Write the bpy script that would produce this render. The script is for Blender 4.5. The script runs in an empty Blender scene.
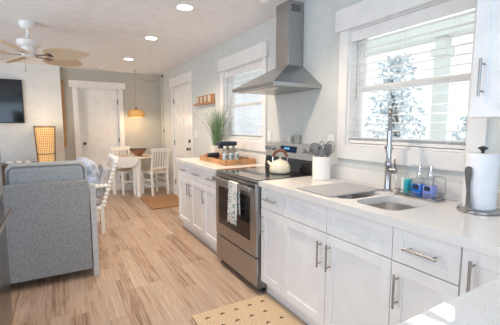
import bpy, bmesh, math, random
from mathutils import Vector, Matrix
random.seed(7)
C = bpy.context.scene.collection
S = bpy.context.scene
PI = math.pi
V = Vector
# ------------------------------------------------------------------ camera, sky, sun, exposure
cd = bpy.data.cameras.new('camera'); cam = bpy.data.objects.new('camera', cd); C.objects.link(cam)
cam.location = (0, 0, 1.3319)
cam.rotation_euler = (PI/2 - 0.1095, 0, -0.5225)
cd.sensor_width = 36; cd.lens = 330.7*36/500; cd.clip_start = 0.02; cd.clip_end = 200
S.camera = cam
w = bpy.data.worlds.new('sky'); S.world = w; w.use_nodes = True
bg = w.node_tree.nodes['Background']; bg.inputs[0].default_value = (0.84, 0.92, 1.0, 1); bg.inputs[1].default_value = 1.02
sd = bpy.data.lights.new('sun', 'SUN'); sun = bpy.data.objects.new('sun', sd); C.objects.link(sun)
sd.energy = 2.3; sd.angle = math.radians(0.5); sd.color = (1, .93, .82)
sun.rotation_euler = V((-.8927*.8829, -.4508*.8829, -.4695)).to_track_quat('-Z', 'Y').to_euler()
def fill_light(name, loc, rot, sx, sy, e, col):
    l = bpy.data.lights.new(name, 'AREA'); l.shape = 'RECTANGLE'; l.size = sx; l.size_y = sy; l.energy = e; l.color = col
    o = bpy.data.objects.new(name, l); C.objects.link(o); o.location = loc; o.rotation_euler = rot; return o
fill_light('fill_left', (-3.36, 2.5, 1.1), (0, -PI/2, 0), 2.0, 4.1, 62, (.80, .90, 1))      # added cool fill in the unseen left opening, brightens the room
fill_light('fill_rear', (-.9, -1.56, 1.25), (PI/2, 0, 0), 3.4, 1.9, 36, (.50, .72, 1))       # added bluish fill behind the camera, in the unseen rear opening
S.view_settings.view_transform = 'Standard'; S.view_settings.look = 'None'
S.view_settings.gamma = 1.0; S.view_settings.use_curve_mapping = False
S.view_settings.exposure = 0.42
S.cycles.max_bounces = 10; S.cycles.diffuse_bounces = 6; S.cycles.transparent_max_bounces = 16

# ------------------------------------------------------------------ materials
def mat(name, col, rough=.5, metal=0, emis=None, es=0, noise=None, bump=None, coat=0, trans=0, alpha=1, ior=None, aniso=None):
    """noise = (scale, amount[, stretch xyz]) tints the colour; bump = (scale, strength[, stretch])"""
    m = bpy.data.materials.new(name); m.use_nodes = True
    nt = m.node_tree; b = nt.nodes['Principled BSDF']
    b.inputs['Base Color'].default_value = (*col, 1); b.inputs['Roughness'].default_value = rough
    b.inputs['Metallic'].default_value = metal
    if coat: b.inputs['Coat Weight'].default_value = coat
    if trans: b.inputs['Transmission Weight'].default_value = trans
    if ior: b.inputs['IOR'].default_value = ior
    if emis: b.inputs['Emission Color'].default_value = (*emis, 1); b.inputs['Emission Strength'].default_value = es
    tc = nt.nodes.new('ShaderNodeTexCoord')
    def tex(sc, st):
        mp = nt.nodes.new('ShaderNodeMapping'); mp.inputs['Scale'].default_value = st
        nt.links.new(tc.outputs['Object'], mp.inputs['Vector'])
        n = nt.nodes.new('ShaderNodeTexNoise'); n.inputs['Scale'].default_value = sc; n.inputs['Detail'].default_value = 4
        nt.links.new(mp.outputs['Vector'], n.inputs['Vector']); return n
    sc, am, st = 8, .04, (1, 1, 1)
    if noise: sc, am = noise[:2]; st = noise[2] if len(noise) > 2 else st
    n = tex(sc, st); r = nt.nodes.new('ShaderNodeValToRGB')
    r.color_ramp.elements[0].position = .3; r.color_ramp.elements[1].position = .7
    r.color_ramp.elements[0].color = (*[max(0, c*(1-am)) for c in col], 1)
    r.color_ramp.elements[1].color = (*[min(1, c*(1+am)) for c in col], 1)
    nt.links.new(n.outputs['Fac'], r.inputs['Fac']); nt.links.new(r.outputs['Color'], b.inputs['Base Color'])
    if bump:
        n2 = tex(bump[0], bump[2] if len(bump) > 2 else (1, 1, 1)); bp = nt.nodes.new('ShaderNodeBump')
        bp.inputs['Strength'].default_value = bump[1]; bp.inputs['Distance'].default_value = .004
        nt.links.new(n2.outputs['Fac'], bp.inputs['Height']); nt.links.new(bp.outputs['Normal'], b.inputs['Normal'])
    return m
def nodes_of(m): return m.node_tree, m.node_tree.nodes, m.node_tree.links, m.node_tree.nodes['Principled BSDF']

M = {}
M['wall'] = mat('wall_paint', (.65, .668, .648), .85, bump=(120, .04))
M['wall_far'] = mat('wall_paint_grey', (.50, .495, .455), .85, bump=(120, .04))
M['wall_white'] = mat('wall_paint_white', (.80, .83, .83), .85, bump=(120, .04))
M['ceiling'] = mat('ceiling_paint', (.845, .86, .885), .9)
M['trim'] = mat('white_trim_paint', (.84, .83, .815), .35)
M['cab'] = mat('white_cabinet_paint', (.86, .86, .86), .35)
M['cabin'] = mat('cabinet_gap', (.35, .35, .36), .6)
M['steel'] = mat('brushed_steel', (.43, .43, .435), .30, 1, noise=(3, .05, (1, 1, 60)))
M['steel_d'] = mat('dark_steel', (.30, .29, .28), .28, 1, noise=(3, .05, (1, 60, 1)))
M['sink_steel'] = mat('sink_steel', (.76, .74, .71), .34, 1, noise=(3, .05, (1, 60, 1)))
M['nickel'] = mat('brushed_nickel', (.40, .39, .38), .34, 1)
M['chrome'] = mat('chrome', (.75, .75, .76), .10, 1)
M['polished'] = mat('polished_steel', (.46, .46, .47), .17, 1)
M['panel_steel'] = mat('panel_steel', (.72, .73, .75), .34, 1)
M['black_glass'] = mat('black_glass', (.012, .012, .014), .05, 0, coat=.6)
M['oven_glass'] = mat('oven_glass', (.018, .015, .014), .05, 0)
M['black'] = mat('black_plastic', (.02, .02, .022), .4)
M['navy'] = mat('navy_plastic', (.015, .025, .05), .35)
M['display'] = mat('display_glass', (.01, .03, .07), .1, emis=(.08, .25, .6), es=.015)
M['digit'] = mat('display_digits', (.1, .4, .7), .3, emis=(.25, .6, 1), es=.6)
M['wood'] = mat('oiled_wood', (.53, .28, .12), .45, noise=(5, .3, (12, 1, 1)))
M['wood_y'] = mat('oiled_wood_along', (.44, .22, .09), .5, noise=(5, .35, (1, 1, 12)))
M['wood_d'] = mat('dark_wood', (.11, .06, .035), .45, noise=(6, .3, (12, 1, 1)))
M['handle_wood'] = mat('kettle_handle_wood', (.20, .075, .04), .4, noise=(20, .3))
M['bowl'] = mat('carved_brown_wood', (.34, .15, .075), .4, noise=(22, .5))
M['wood_red'] = mat('red_brown_wood', (.24, .07, .03), .35, noise=(8, .3))
M['greywood'] = mat('whitewashed_wood', (.55, .55, .54), .6, noise=(10, .12, (1, 1, 8)))
M['white'] = mat('white_lacquer', (.86, .84, .80), .35)
M['cream'] = mat('cream_enamel', (.84, .77, .60), .25, coat=.4)
M['ceramic'] = mat('white_ceramic', (.83, .81, .79), .35)
M['pot'] = mat('pale_stone_pot', (.74, .69, .62), .6)
M['paper'] = mat('white_paper', (.86, .86, .88), .9, bump=(150, .4))
M['teal'] = mat('teal_plastic', (.02, .48, .55), .4)
M['label'] = mat('dark_label', (.02, .03, .05), .5)
M['leaf'] = mat('green_grass_leaf', (.13, .24, .11), .5, noise=(25, .45))
M['copper'] = mat('copper', (.65, .28, .15), .3, 1)
M['utensil'] = mat('grey_nylon', (.15, .155, .16), .4)
M['teal_label'] = mat('teal_label', (.08, .28, .30), .5)
M['beige'] = mat('beige_plate', (.66, .60, .52), .5)
M['mug'] = mat('sage_glaze', (.36, .37, .31), .3)
M['mugw'] = mat('pale_glaze', (.70, .68, .62), .3)
M['tan_seat'] = mat('tan_woven_seat', (.66, .54, .42), .8, noise=(60, .25), bump=(120, .5))
M['tv'] = mat('tv_screen', (.008, .011, .013), .10, coat=.3)
M['bark'] = mat('bark', (.18, .15, .13), .9, noise=(20, .3))
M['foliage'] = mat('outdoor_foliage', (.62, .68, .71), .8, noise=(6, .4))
M['porch'] = mat('porch_paint', (.72, .75, .72), .6)
M['ground'] = mat('pale_gravel', (.66, .65, .61), .95, noise=(14, .2))
M['pillow'] = mat('blue_white_pillow', (.47, .54, .67), .9, noise=(9, .45), bump=(60, .3))
M['tuft'] = mat('grey_striped_cushion', (.46, .45, .46), .95, noise=(40, .25), bump=(80, .5))
M['candle'] = mat('shell_white', (.85, .80, .76), .6)
M['dark_metal'] = mat('bronze_metal', (.09, .075, .06), .4, .8)
M['mat_grey'] = mat('grey_silicone', (.37, .385, .40), .5)
M['cord'] = mat('tan_cord', (.35, .25, .15), .8)

def glass(name, col=(1, 1, 1), gl=.08, rough=.02):
    m = bpy.data.materials.new(name); m.use_nodes = True; nt = m.node_tree; nt.nodes.remove(nt.nodes['Principled BSDF'])
    t = nt.nodes.new('ShaderNodeBsdfTransparent'); t.inputs[0].default_value = (*col, 1)
    g = nt.nodes.new('ShaderNodeBsdfGlossy'); g.inputs['Roughness'].default_value = rough
    mx = nt.nodes.new('ShaderNodeMixShader')
    fr = nt.nodes.new('ShaderNodeFresnel'); fr.inputs[0].default_value = 1.45
    ad = nt.nodes.new('ShaderNodeMath'); ad.operation = 'MULTIPLY_ADD'; ad.inputs[1].default_value = .4; ad.inputs[2].default_value = gl-.04
    ad.use_clamp = True
    nt.links.new(fr.outputs[0], ad.inputs[0]); nt.links.new(ad.outputs[0], mx.inputs[0])
    nt.links.new(t.outputs[0], mx.inputs[1]); nt.links.new(g.outputs[0], mx.inputs[2])
    nt.links.new(mx.outputs[0], nt.nodes['Material Output'].inputs[0]); return m
M['pane'] = glass('window_glass', (.99, 1, 1), .04)
M['glass'] = glass('clear_glass', (.97, .98, .98), .08)
M['soap_blue'] = mat('blue_soap', (.012, .16, .62), .12, coat=.5)
M['soap_lav'] = mat('lavender_soap', (.22, .30, .72), .12, coat=.5)

def floor_mat():
    m = mat('vinyl_planks', (.5, .4, .3), .42); nt, N, L, b = nodes_of(m)
    def math_(op, a, bb=None):
        n = N.new('ShaderNodeMath'); n.operation = op
        for i, x in enumerate((a, bb)):
            if x is None: continue
            if isinstance(x, (int, float)): n.inputs[i].default_value = x
            else: L.new(x, n.inputs[i])
        return n.outputs[0]
    tc = N.new('ShaderNodeTexCoord'); sp = N.new('ShaderNodeSeparateXYZ'); L.new(tc.outputs['Object'], sp.inputs[0])
    X, Y = sp.outputs[0], sp.outputs[1]
    u = math_('DIVIDE', X, .118); row = math_('FLOOR', u); fu = math_('FRACT', u)
    wn = N.new('ShaderNodeTexWhiteNoise'); wn.noise_dimensions = '1D'; L.new(row, wn.inputs['W'])
    v = math_('ADD', math_('DIVIDE', Y, .92), math_('MULTIPLY', wn.outputs['Value'], 7.3)); col = math_('FLOOR', v); fv = math_('FRACT', v)
    cb = N.new('ShaderNodeCombineXYZ'); L.new(row, cb.inputs[0]); L.new(col, cb.inputs[1])
    w2 = N.new('ShaderNodeTexWhiteNoise'); w2.noise_dimensions = '2D'; L.new(cb.outputs[0], w2.inputs['Vector'])
    # grain: long noise along Y, shifted per plank
    cs = N.new('ShaderNodeCombineXYZ')
    L.new(math_('MULTIPLY', X, 52), cs.inputs[0]); L.new(math_('MULTIPLY', Y, 1.9), cs.inputs[1])
    L.new(math_('MULTIPLY', w2.outputs['Value'], 37), cs.inputs[2])
    n1 = N.new('ShaderNodeTexNoise'); n1.inputs['Scale'].default_value = 1; n1.inputs['Detail'].default_value = 6; n1.inputs['Roughness'].default_value = .65
    n1.inputs['Distortion'].default_value = .6
    L.new(cs.outputs[0], n1.inputs['Vector'])
    c3 = N.new('ShaderNodeCombineXYZ'); L.new(math_('MULTIPLY', X, 90), c3.inputs[0]); L.new(math_('MULTIPLY', Y, 7), c3.inputs[1])
    L.new(math_('MULTIPLY', w2.outputs['Value'], 11), c3.inputs[2])
    n3 = N.new('ShaderNodeTexNoise'); n3.inputs['Scale'].default_value = 1; n3.inputs['Detail'].default_value = 3; L.new(c3.outputs[0], n3.inputs['Vector'])
    f = math_('ADD', math_('MULTIPLY', w2.outputs['Value'], .21), math_('ADD', math_('MULTIPLY', n1.outputs['Fac'], .78), math_('MULTIPLY', n3.outputs['Fac'], .30)))
    r = N.new('ShaderNodeValToRGB'); L.new(f, r.inputs['Fac'])
    e = r.color_ramp.elements; e[0].position = .40; e[0].color = (.19, .115, .08, 1); e[1].position = .88; e[1].color = (.64, .50, .39, 1)
    for p_, c_ in ((.52, (.31, .20, .138)), (.60, (.46, .315, .22)), (.68, (.43, .33, .262)), (.78, (.55, .40, .295))):
        q = e.new(p_); q.color = (*c_, 1)
    g1 = math_('LESS_THAN', fu, .022); g2 = math_('LESS_THAN', fv, .004); g = math_('MAXIMUM', g1, g2)
    mx = N.new('ShaderNodeMixRGB'); L.new(math_('MULTIPLY', g, .45), mx.inputs[0]); L.new(r.outputs[0], mx.inputs[1]); mx.inputs[2].default_value = (.12, .08, .06, 1)
    L.new(mx.outputs[0], b.inputs['Base Color'])
    return m
M['floor'] = floor_mat()

def quartz():
    m = mat('white_quartz', (.8, .79, .77), .16); nt, N, L, b = nodes_of(m)
    tc = N.new('ShaderNodeTexCoord')
    base = None
    for sc, th, c_ in ((260, .20, (.45, .44, .42)), (110, .13, (.50, .47, .43)), (170, .17, (.92, .92, .92))):
        v = N.new('ShaderNodeTexVoronoi'); v.inputs['Scale'].default_value = sc; L.new(tc.outputs['Object'], v.inputs['Vector'])
        lt = N.new('ShaderNodeMath'); lt.operation = 'LESS_THAN'; lt.inputs[1].default_value = th; L.new(v.outputs['Distance'], lt.inputs[0])
        mx = N.new('ShaderNodeMixRGB'); L.new(lt.outputs[0], mx.inputs[0])
        if base is None: mx.inputs[1].default_value = (.80, .785, .76, 1)
        else: L.new(base, mx.inputs[1])
        mx.inputs[2].default_value = (*c_, 1); base = mx.outputs[0]
    L.new(base, b.inputs['Base Color']); return m
M['quartz'] = quartz()

def weave(name, c1, c2, sc, bumpv=.6, axes=('X', 'Y'), rough=.85):
    """crossed wave bands: a woven surface"""
    m = mat(name, c1, rough); nt, N, L, b = nodes_of(m)
    tc = N.new('ShaderNodeTexCoord'); outs = []
    for ax in axes:
        wv = N.new('ShaderNodeTexWave'); wv.bands_direction = ax; wv.inputs['Scale'].default_value = sc; wv.inputs['Distortion'].default_value = 1.2
        wv.inputs['Detail Scale'].default_value = 3
        L.new(tc.outputs['Object'], wv.inputs['Vector']); outs.append(wv.outputs['Fac'])
    mu = N.new('ShaderNodeMath'); mu.operation = 'MULTIPLY'; L.new(outs[0], mu.inputs[0]); L.new(outs[-1], mu.inputs[1])
    r = N.new('ShaderNodeValToRGB'); r.color_ramp.elements[0].color = (*c2, 1); r.color_ramp.elements[1].color = (*c1, 1)
    r.color_ramp.elements[1].position = .6
    L.new(mu.outputs[0], r.inputs['Fac']); L.new(r.outputs[0], b.inputs['Base Color'])
    bp = N.new('ShaderNodeBump'); bp.inputs['Strength'].default_value = bumpv; bp.inputs['Distance'].default_value = .004
    L.new(mu.outputs[0], bp.inputs['Height']); L.new(bp.outputs[0], b.inputs['Normal']); return m
M['jute'] = weave('jute_braid', (.80, .635, .45), (.53, .39, .25), 17)
M['jute_d'] = mat('jute_dark_stitch', (.10, .065, .04), .9, noise=(60, .3))
M['coir'] = weave('coir', (.56, .32, .17), (.30, .15, .07), 30)
M['blade'] = weave('wicker_blade', (.82, .70, .54), (.62, .46, .30), 28)
M['rattan'] = weave('rattan', (.70, .44, .18), (.42, .23, .08), 45)
M['fabric'] = weave('blue_grey_tweed', (.36, .41, .45), (.20, .235, .265), 95, .5)
def fabric_noise(m, sc, c1, c2):
    nt, N, L, b = nodes_of(m); tc = N.new('ShaderNodeTexCoord'); n = N.new('ShaderNodeTexNoise'); n.inputs['Scale'].default_value = sc; n.inputs['Detail'].default_value = 3
    L.new(tc.outputs['Object'], n.inputs['Vector']); r = N.new('ShaderNodeValToRGB'); r.color_ramp.elements[0].position = .38; r.color_ramp.elements[1].position = .62
    r.color_ramp.elements[0].color = (*c1, 1); r.color_ramp.elements[1].color = (*c2, 1)
    L.new(n.outputs['Fac'], r.inputs['Fac']); L.new(r.outputs[0], b.inputs['Base Color'])
M['fabric2'] = mat('pale_blue_tweed', (.4, .4, .4), .95, bump=(200, .6)); fabric_noise(M['fabric2'], 170, (.27, .305, .335), (.44, .475, .50))
fabric_noise(M['fabric'], 170, (.225, .24, .255), (.375, .39, .40))
def towel_mat():
    m = mat('printed_towel', (.8, .8, .76), .95); nt, N, L, b = nodes_of(m)
    tc = N.new('ShaderNodeTexCoord'); base = None
    mp = N.new('ShaderNodeMapping'); mp.inputs['Scale'].default_value = (0, 1, 1); L.new(tc.outputs['Object'], mp.inputs[0])
    for sc, lo, hi, c_ in ((15, .36, .44, (.07, .22, .26)), (15, 0, .14, (.12, .32, .36)), (32, .0, .17, (.10, .34, .36))):
        v = N.new('ShaderNodeTexVoronoi'); v.inputs['Scale'].default_value = sc; L.new(mp.outputs[0], v.inputs['Vector'])
        a = N.new('ShaderNodeMath'); a.operation = 'GREATER_THAN'; a.inputs[1].default_value = lo; L.new(v.outputs['Distance'], a.inputs[0])
        d = N.new('ShaderNodeMath'); d.operation = 'LESS_THAN'; d.inputs[1].default_value = hi; L.new(v.outputs['Distance'], d.inputs[0])
        q = N.new('ShaderNodeMath'); q.operation = 'MULTIPLY'; L.new(a.outputs[0], q.inputs[0]); L.new(d.outputs[0], q.inputs[1])
        mx = N.new('ShaderNodeMixRGB'); L.new(q.outputs[0], mx.inputs[0])
        if base is None: mx.inputs[1].default_value = (.82, .81, .76, 1)
        else: L.new(base, mx.inputs[1])
        mx.inputs[2].default_value = (*c_, 1); base = mx.outputs[0]
    L.new(base, b.inputs['Base Color']); return m
M['towel'] = towel_mat()
def lamp_mat(name, col, e, es):
    return mat(name, col, .6, emis=e, es=es)
M['lamp_on'] = lamp_mat('lit_diffuser', (.9, .88, .82), (1, .93, .82), 9)
M['shade_on'] = lamp_mat('lit_shade', (.8, .62, .35), (1, .60, .24), .6)
M['core_on'] = lamp_mat('lit_core', (.9, .8, .6), (1, .78, .42), 2.2)
M['bulb_on'] = lamp_mat('lit_bulb', (.9, .8, .6), (1, .78, .45), 6)
M['pend_on'] = lamp_mat('lit_rattan', (.75, .5, .2), (1, .55, .16), .55)

# ------------------------------------------------------------------ mesh helpers
ORG = {}
class MB:
    def __init__(s): s.b = bmesh.new(); s.mi = 0
    def _fin(s, fs, smooth=False):
        for f in fs: f.material_index = s.mi; f.smooth = smooth
    def box(s, x0, x1, y0, y1, z0, z1, bev=0, seg=2, rot=None):
        g = bmesh.ops.create_cube(s.b, size=1); vs = g['verts']
        for v in vs:
            v.co = V(((x0+x1)/2+v.co.x*(x1-x0), (y0+y1)/2+v.co.y*(y1-y0), (z0+z1)/2+v.co.z*(z1-z0)))
        if rot is not None: bmesh.ops.transform(s.b, matrix=rot, verts=vs)
        fs = list({f for v in vs for f in v.link_faces})
        s._fin(fs, seg > 2)
        if bev:
            es = list({e for v in vs for e in v.link_edges})
            r = bmesh.ops.bevel(s.b, geom=es, offset=bev, segments=seg, affect='EDGES', profile=.5, clamp_overlap=True)
            s._fin(r['faces'], seg > 1)
        return s
    def prism(s, pts, axis, a0, a1):
        """extrude a 2D outline along an axis; pts given in the two other axes in xyz order"""
        def mk(p, a):
            return V((a, p[0], p[1])) if axis == 'x' else V((p[0], a, p[1])) if axis == 'y' else V((p[0], p[1], a))
        A = [s.b.verts.new(mk(p, a0)) for p in pts]; B = [s.b.verts.new(mk(p, a1)) for p in pts]
        fs = [s.b.faces.new(A), s.b.faces.new(B[::-1])]
        n = len(pts)
        for i in range(n): fs.append(s.b.faces.new((A[i], B[i], B[(i+1) % n], A[(i+1) % n])))
        s._fin(fs); return s
    def hull8(s, P):
        """8 corners: bottom 4 (ccw) then top 4"""
        v = [s.b.verts.new(V(p)) for p in P]
        s._fin([s.b.faces.new([v[i] for i in q]) for q in ((0, 3, 2, 1), (4, 5, 6, 7), (0, 1, 5, 4), (1, 2, 6, 5), (2, 3, 7, 6), (3, 0, 4, 7))]); return s
    def tube(s, pts, r, n=10, caps=True, closed=False):
        pts = [V(p) for p in pts]; k = len(pts); rr = r if isinstance(r, (list, tuple)) else [r]*k
        rings = []; up = None
        for i, p in enumerate(pts):
            if closed: t = pts[(i+1) % k]-pts[i-1]
            else: t = pts[min(i+1, k-1)]-pts[max(i-1, 0)]
            t.normalize()
            if up is None:
                a = V((0, 0, 1)) if abs(t.z) < .9 else V((1, 0, 0)); up = (a-t*a.dot(t)).normalized()
            else:
                up = up-t*up.dot(t)
                if up.length < 1e-6: up = t.orthogonal()
                up.normalize()
            sd_ = t.cross(up)
            rings.append([s.b.verts.new(p+(up*math.cos(2*PI*j/n)+sd_*math.sin(2*PI*j/n))*rr[i]) for j in range(n)])
        fs = []
        for i in range(k if closed else k-1):
            A, B = rings[i], rings[(i+1) % k]
            for j in range(n): fs.append(s.b.faces.new((A[j], A[(j+1) % n], B[(j+1) % n], B[j])))
        s._fin(fs, True)
        if caps and not closed: s._fin([s.b.faces.new(rings[0][::-1]), s.b.faces.new(rings[-1])])
        return s
    def lathe(s, prof, c=(0, 0, 0), n=28, axis='z', cap=True):
        """prof: list of (radius, height)"""
        c = V(c); rings = []
        def mk(r, h, a):
            x, y = r*math.cos(a), r*math.sin(a)
            return c+(V((x, y, h)) if axis == 'z' else V((h, x, y)) if axis == 'x' else V((y, h, x)))
        for r, h in prof:
            if r < 1e-6: rings.append([s.b.verts.new(mk(0, h, 0))])
            else: rings.append([s.b.verts.new(mk(r, h, 2*PI*j/n)) for j in range(n)])
        fs = []
        for A, B in zip(rings, rings[1:]):
            for j in range(n):
                q = [A[j % len(A)], A[(j+1) % len(A)], B[(j+1) % len(B)], B[j % len(B)]]
                q = list(dict.fromkeys(q))
                if len(q) > 2: fs.append(s.b.faces.new(q))
        s._fin(fs, True)
        if cap:
            for R_ in (rings[0], rings[-1]):
                if len(R_) > 2: s._fin([s.b.faces.new(R_)])
        return s
    def blob(s, c, sx, sy, sz, e=2.0, n=20, mrings=12, rot=None):
        """superellipsoid, e>2 boxier"""
        def sg(x, p_): return math.copysign(abs(x)**p_, x)
        p_ = 2/e; rows = []; allv = []
        for i in range(mrings+1):
            t = -PI/2+PI*i/mrings
            if i in (0, mrings): vs = [s.b.verts.new(V((0, 0, sz*math.copysign(1, t))))]
            else: vs = [s.b.verts.new(V((sx*sg(math.cos(t), p_)*sg(math.cos(2*PI*j/n), p_), sy*sg(math.cos(t), p_)*sg(math.sin(2*PI*j/n), p_), sz*sg(math.sin(t), p_)))) for j in range(n)]
            rows.append(vs); allv += vs
        fs = []
        for A, B in zip(rows, rows[1:]):
            for j in range(n):
                q = list(dict.fromkeys([A[j % len(A)], A[(j+1) % len(A)], B[(j+1) % len(B)], B[j % len(B)]]))
                if len(q) > 2: fs.append(s.b.faces.new(q))
        s._fin(fs, True)
        mt = Matrix.Translation(V(c)) @ (rot.to_4x4() if rot is not None else Matrix.Identity(4))
        bmesh.ops.transform(s.b, matrix=mt, verts=allv); return s
    def pillow(s, w_, h_, t_, mt, n=14):
        """soft cushion: w x h outline, thickness t, placed by matrix"""
        allv = []
        def grid(sg):
            G = []
            for i in range(n+1):
                r = []
                for j in range(n+1):
                    u, v_ = 2*i/n-1, 2*j/n-1
                    k = max(0, (1-u**4)*(1-v_**4))**.5
                    pin = 1-.07*(u*u*v_*v_)*1.0-.03*(abs(u)*abs(v_))
                    r.append(s.b.verts.new(V((u*w_/2*pin*(1-.05*(1-v_*v_)*abs(u)), v_*h_/2*pin*(1-.05*(1-u*u)*abs(v_)), sg*k*t_/2))))
                G.append(r); allv.extend(r)
            return G
        A, B = grid(1), grid(-1); fs = []
        for i in range(n):
            for j in range(n):
                fs.append(s.b.faces.new((A[i][j], A[i+1][j], A[i+1][j+1], A[i][j+1])))
                fs.append(s.b.faces.new((B[i][j], B[i][j+1], B[i+1][j+1], B[i+1][j])))
        s._fin(fs, True)
        bmesh.ops.transform(s.b, matrix=mt, verts=allv)
        bmesh.ops.remove_doubles(s.b, verts=allv, dist=1e-5); return s
    def build(s, name, m, parent=None, org=None, smooth_ang=40):
        bmesh.ops.recalc_face_normals(s.b, faces=s.b.faces)
        for e in s.b.edges:
            if len(e.link_faces) == 2 and e.calc_face_angle(0) > math.radians(smooth_ang): e.smooth = False
        if parent is not None: o_ = ORG[parent.name]
        elif org is not None: o_ = V(org)
        else:
            xs = [v.co for v in s.b.verts]
            o_ = V(((min(v.x for v in xs)+max(v.x for v in xs))/2, (min(v.y for v in xs)+max(v.y for v in xs))/2, min(v.z for v in xs)))
        bmesh.ops.translate(s.b, verts=s.b.verts, vec=-o_)
        me = bpy.data.meshes.new(name); s.b.to_mesh(me); s.b.free()
        for k in (m if isinstance(m, (list, tuple)) else [m]): me.materials.append(M[k] if isinstance(k, str) else k)
        o = bpy.data.objects.new(name, me); C.objects.link(o)
        if parent is not None: o.parent = parent
        else: o.location = o_
        ORG[o.name] = o_
        return o
def tag(o, label=None, cat=None, group=None, kind=None):
    if label: o['label'] = label
    if cat: o['category'] = cat
    if group: o['group'] = group
    if kind: o['kind'] = kind
    return o
def thing(name, label, cat, loc=(0, 0, 0), group=None):
    o = bpy.data.objects.new(name, None); C.objects.link(o); o.location = loc; o.empty_display_size = .05
    ORG[o.name] = V(loc); return tag(o, label, cat, group)
def struct(name, mb, m, **k): return tag(mb.build(name, m, **k), kind='structure')
def dup(root, loc=None, rotz=None, label=None):
    r = root.copy(); C.objects.link(r)
    if loc is not None: r.location = loc
    if rotz is not None: r.rotation_euler[2] = rotz
    if label: r['label'] = label
    def rec(src, dst):
        for ch in list(src.children):
            c = ch.copy(); C.objects.link(c); c.parent = dst; rec(ch, c)
    rec(root, r); return r

# ------------------------------------------------------------------ room shell
W = 1.94; FAR = 7.21; CE = 2.4136; TVY = 7.05; LX = -3.4
struct('floor', MB().box(LX, W, -1.6, 8.6, -.05, 0), 'floor', org=(0, 0, 0))
struct('ceiling', MB().box(LX, W+.14, -1.6, 8.6, CE, CE+.1), 'ceiling')
W1 = (.975, 1.862, 1.185, 2.05); W2 = (3.065, 4.05, 1.165, 2.05); D2 = (5.345, 6.315, 0, 2.065)
mb = MB(); x0, x1 = W, W+.14
cuts = [W1, W2, D2]; y = -1.6
for (a, b_, z0, z1) in cuts:
    mb.box(x0, x1, y, a, -.05, CE)
    if z0 > 0: mb.box(x0, x1, a, b_, -.05, z0)
    mb.box(x0, x1, a, b_, z1, CE); y = b_
mb.box(x0, x1, y, FAR+.12, -.05, CE)
struct('wall_right', mb, 'wall')
DX0, DX1, DZ = .345, 1.085, 2.07
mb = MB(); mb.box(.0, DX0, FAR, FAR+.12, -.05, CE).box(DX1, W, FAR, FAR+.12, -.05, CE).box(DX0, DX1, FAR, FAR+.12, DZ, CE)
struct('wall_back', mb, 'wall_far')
struct('wall_back_left', MB().box(LX, .075, TVY, FAR-.002, -.05, CE), 'wall_white')
mb = MB(); mb.box(LX-.14, LX, -1.6, .4, -.05, CE).box(LX-.14, LX, 4.6, FAR, -.05, CE).box(LX-.14, LX, .4, 4.6, 2.15, CE)
struct('wall_left', mb, 'wall_white')
struct('wall_front', MB().box(LX, -2.7, -1.74, -1.6, -.05, CE).box(.9, W+.14, -1.74, -1.6, -.05, CE).box(-2.7, .9, -1.74, -1.6, -.05, .3).box(-2.7, .9, -1.74, -1.6, 2.2, CE), 'wall')
# hall seen through the gap of the far door
struct('wall_hall', MB().box(-.4, 1.6, 8.6, 8.7, -.05, CE), 'wall_white')

def baseboard(name, mb): struct(name, mb, 'trim')
baseboard('baseboard_right', MB().box(W-.015, W-.001, 6.44, FAR-.02, .001, .13, .004).box(W-.015, W-.001, 4.22, 5.235, .001, .13, .004))
baseboard('baseboard_back', MB().box(1.175, W-.02, FAR-.016, FAR-.001, .001, .13, .004).box(.08, .255, FAR-.016, FAR-.001, .001, .13, .004))

def window(name, R, cas0, cas1, hy0, hy1, zb):
    y0, y1, z0, z1 = R
    root = bpy.data.objects.new(name, None); C.objects.link(root); root.location = (W, (y0+y1)/2, z0); ORG[root.name] = V(root.location)
    tag(root, kind='structure')
    m = MB(); t = .022
    m.box(W-t, W, y1, cas1, zb, z1, .003).box(W-t, W, cas0, y0, zb, z1, .003)
    m.box(W-t, W, y0, y1, zb, z0-.001, .003)                       # apron board
    m.box(W-.034, W, hy0, hy1, z1+.001, 2.21, .003)                 # wide header board
    m.build('casing', 'trim', root)
    m = MB(); a, b_ = W+.001, W+.139                               # jamb liner
    m.box(a, b_, y0+.001, y0+.012, z0+.001, z1-.001).box(a, b_, y1-.012, y1-.001, z0+.001, z1-.001).box(a, b_, y0+.012, y1-.012, z1-.012, z1-.001)
    m.box(a, b_, y0+.012, y1-.012, z0+.001, z0+.014)
    m.build('jamb', 'trim', root)
    zm = (z0+z1)/2-.005
    for nm, zz0, zz1, xs in (('lower_sash', z0+.014, zm+.02, W+.075), ('upper_sash', zm-.02, z1-.012, W+.107)):
        m = MB(); f = .042
        m.box(xs, xs+.03, y0+.012, y0+.012+f, zz0, zz1, .003).box(xs, xs+.03, y1-.012-f, y1-.012, zz0, zz1, .003)
        m.box(xs, xs+.03, y0+.012+f, y1-.012-f, zz0, zz0+f, .003).box(xs, xs+.03, y0+.012+f, y1-.012-f, zz1-f, zz1, .003)
        o = m.build(nm, 'trim', root)
        MB().box(xs+.012, xs+.016, y0+.012+f-.004, y1-.012-f+.004, zz0+f-.004, zz1-f+.004).build('pane', 'pane', o)
    return root
window('window_1', W1, .882, 1.945, .845, 1.985, 1.08)
window('window_2', W2, 3.0, 4.145, 2.975, 4.18, 1.055)

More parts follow.
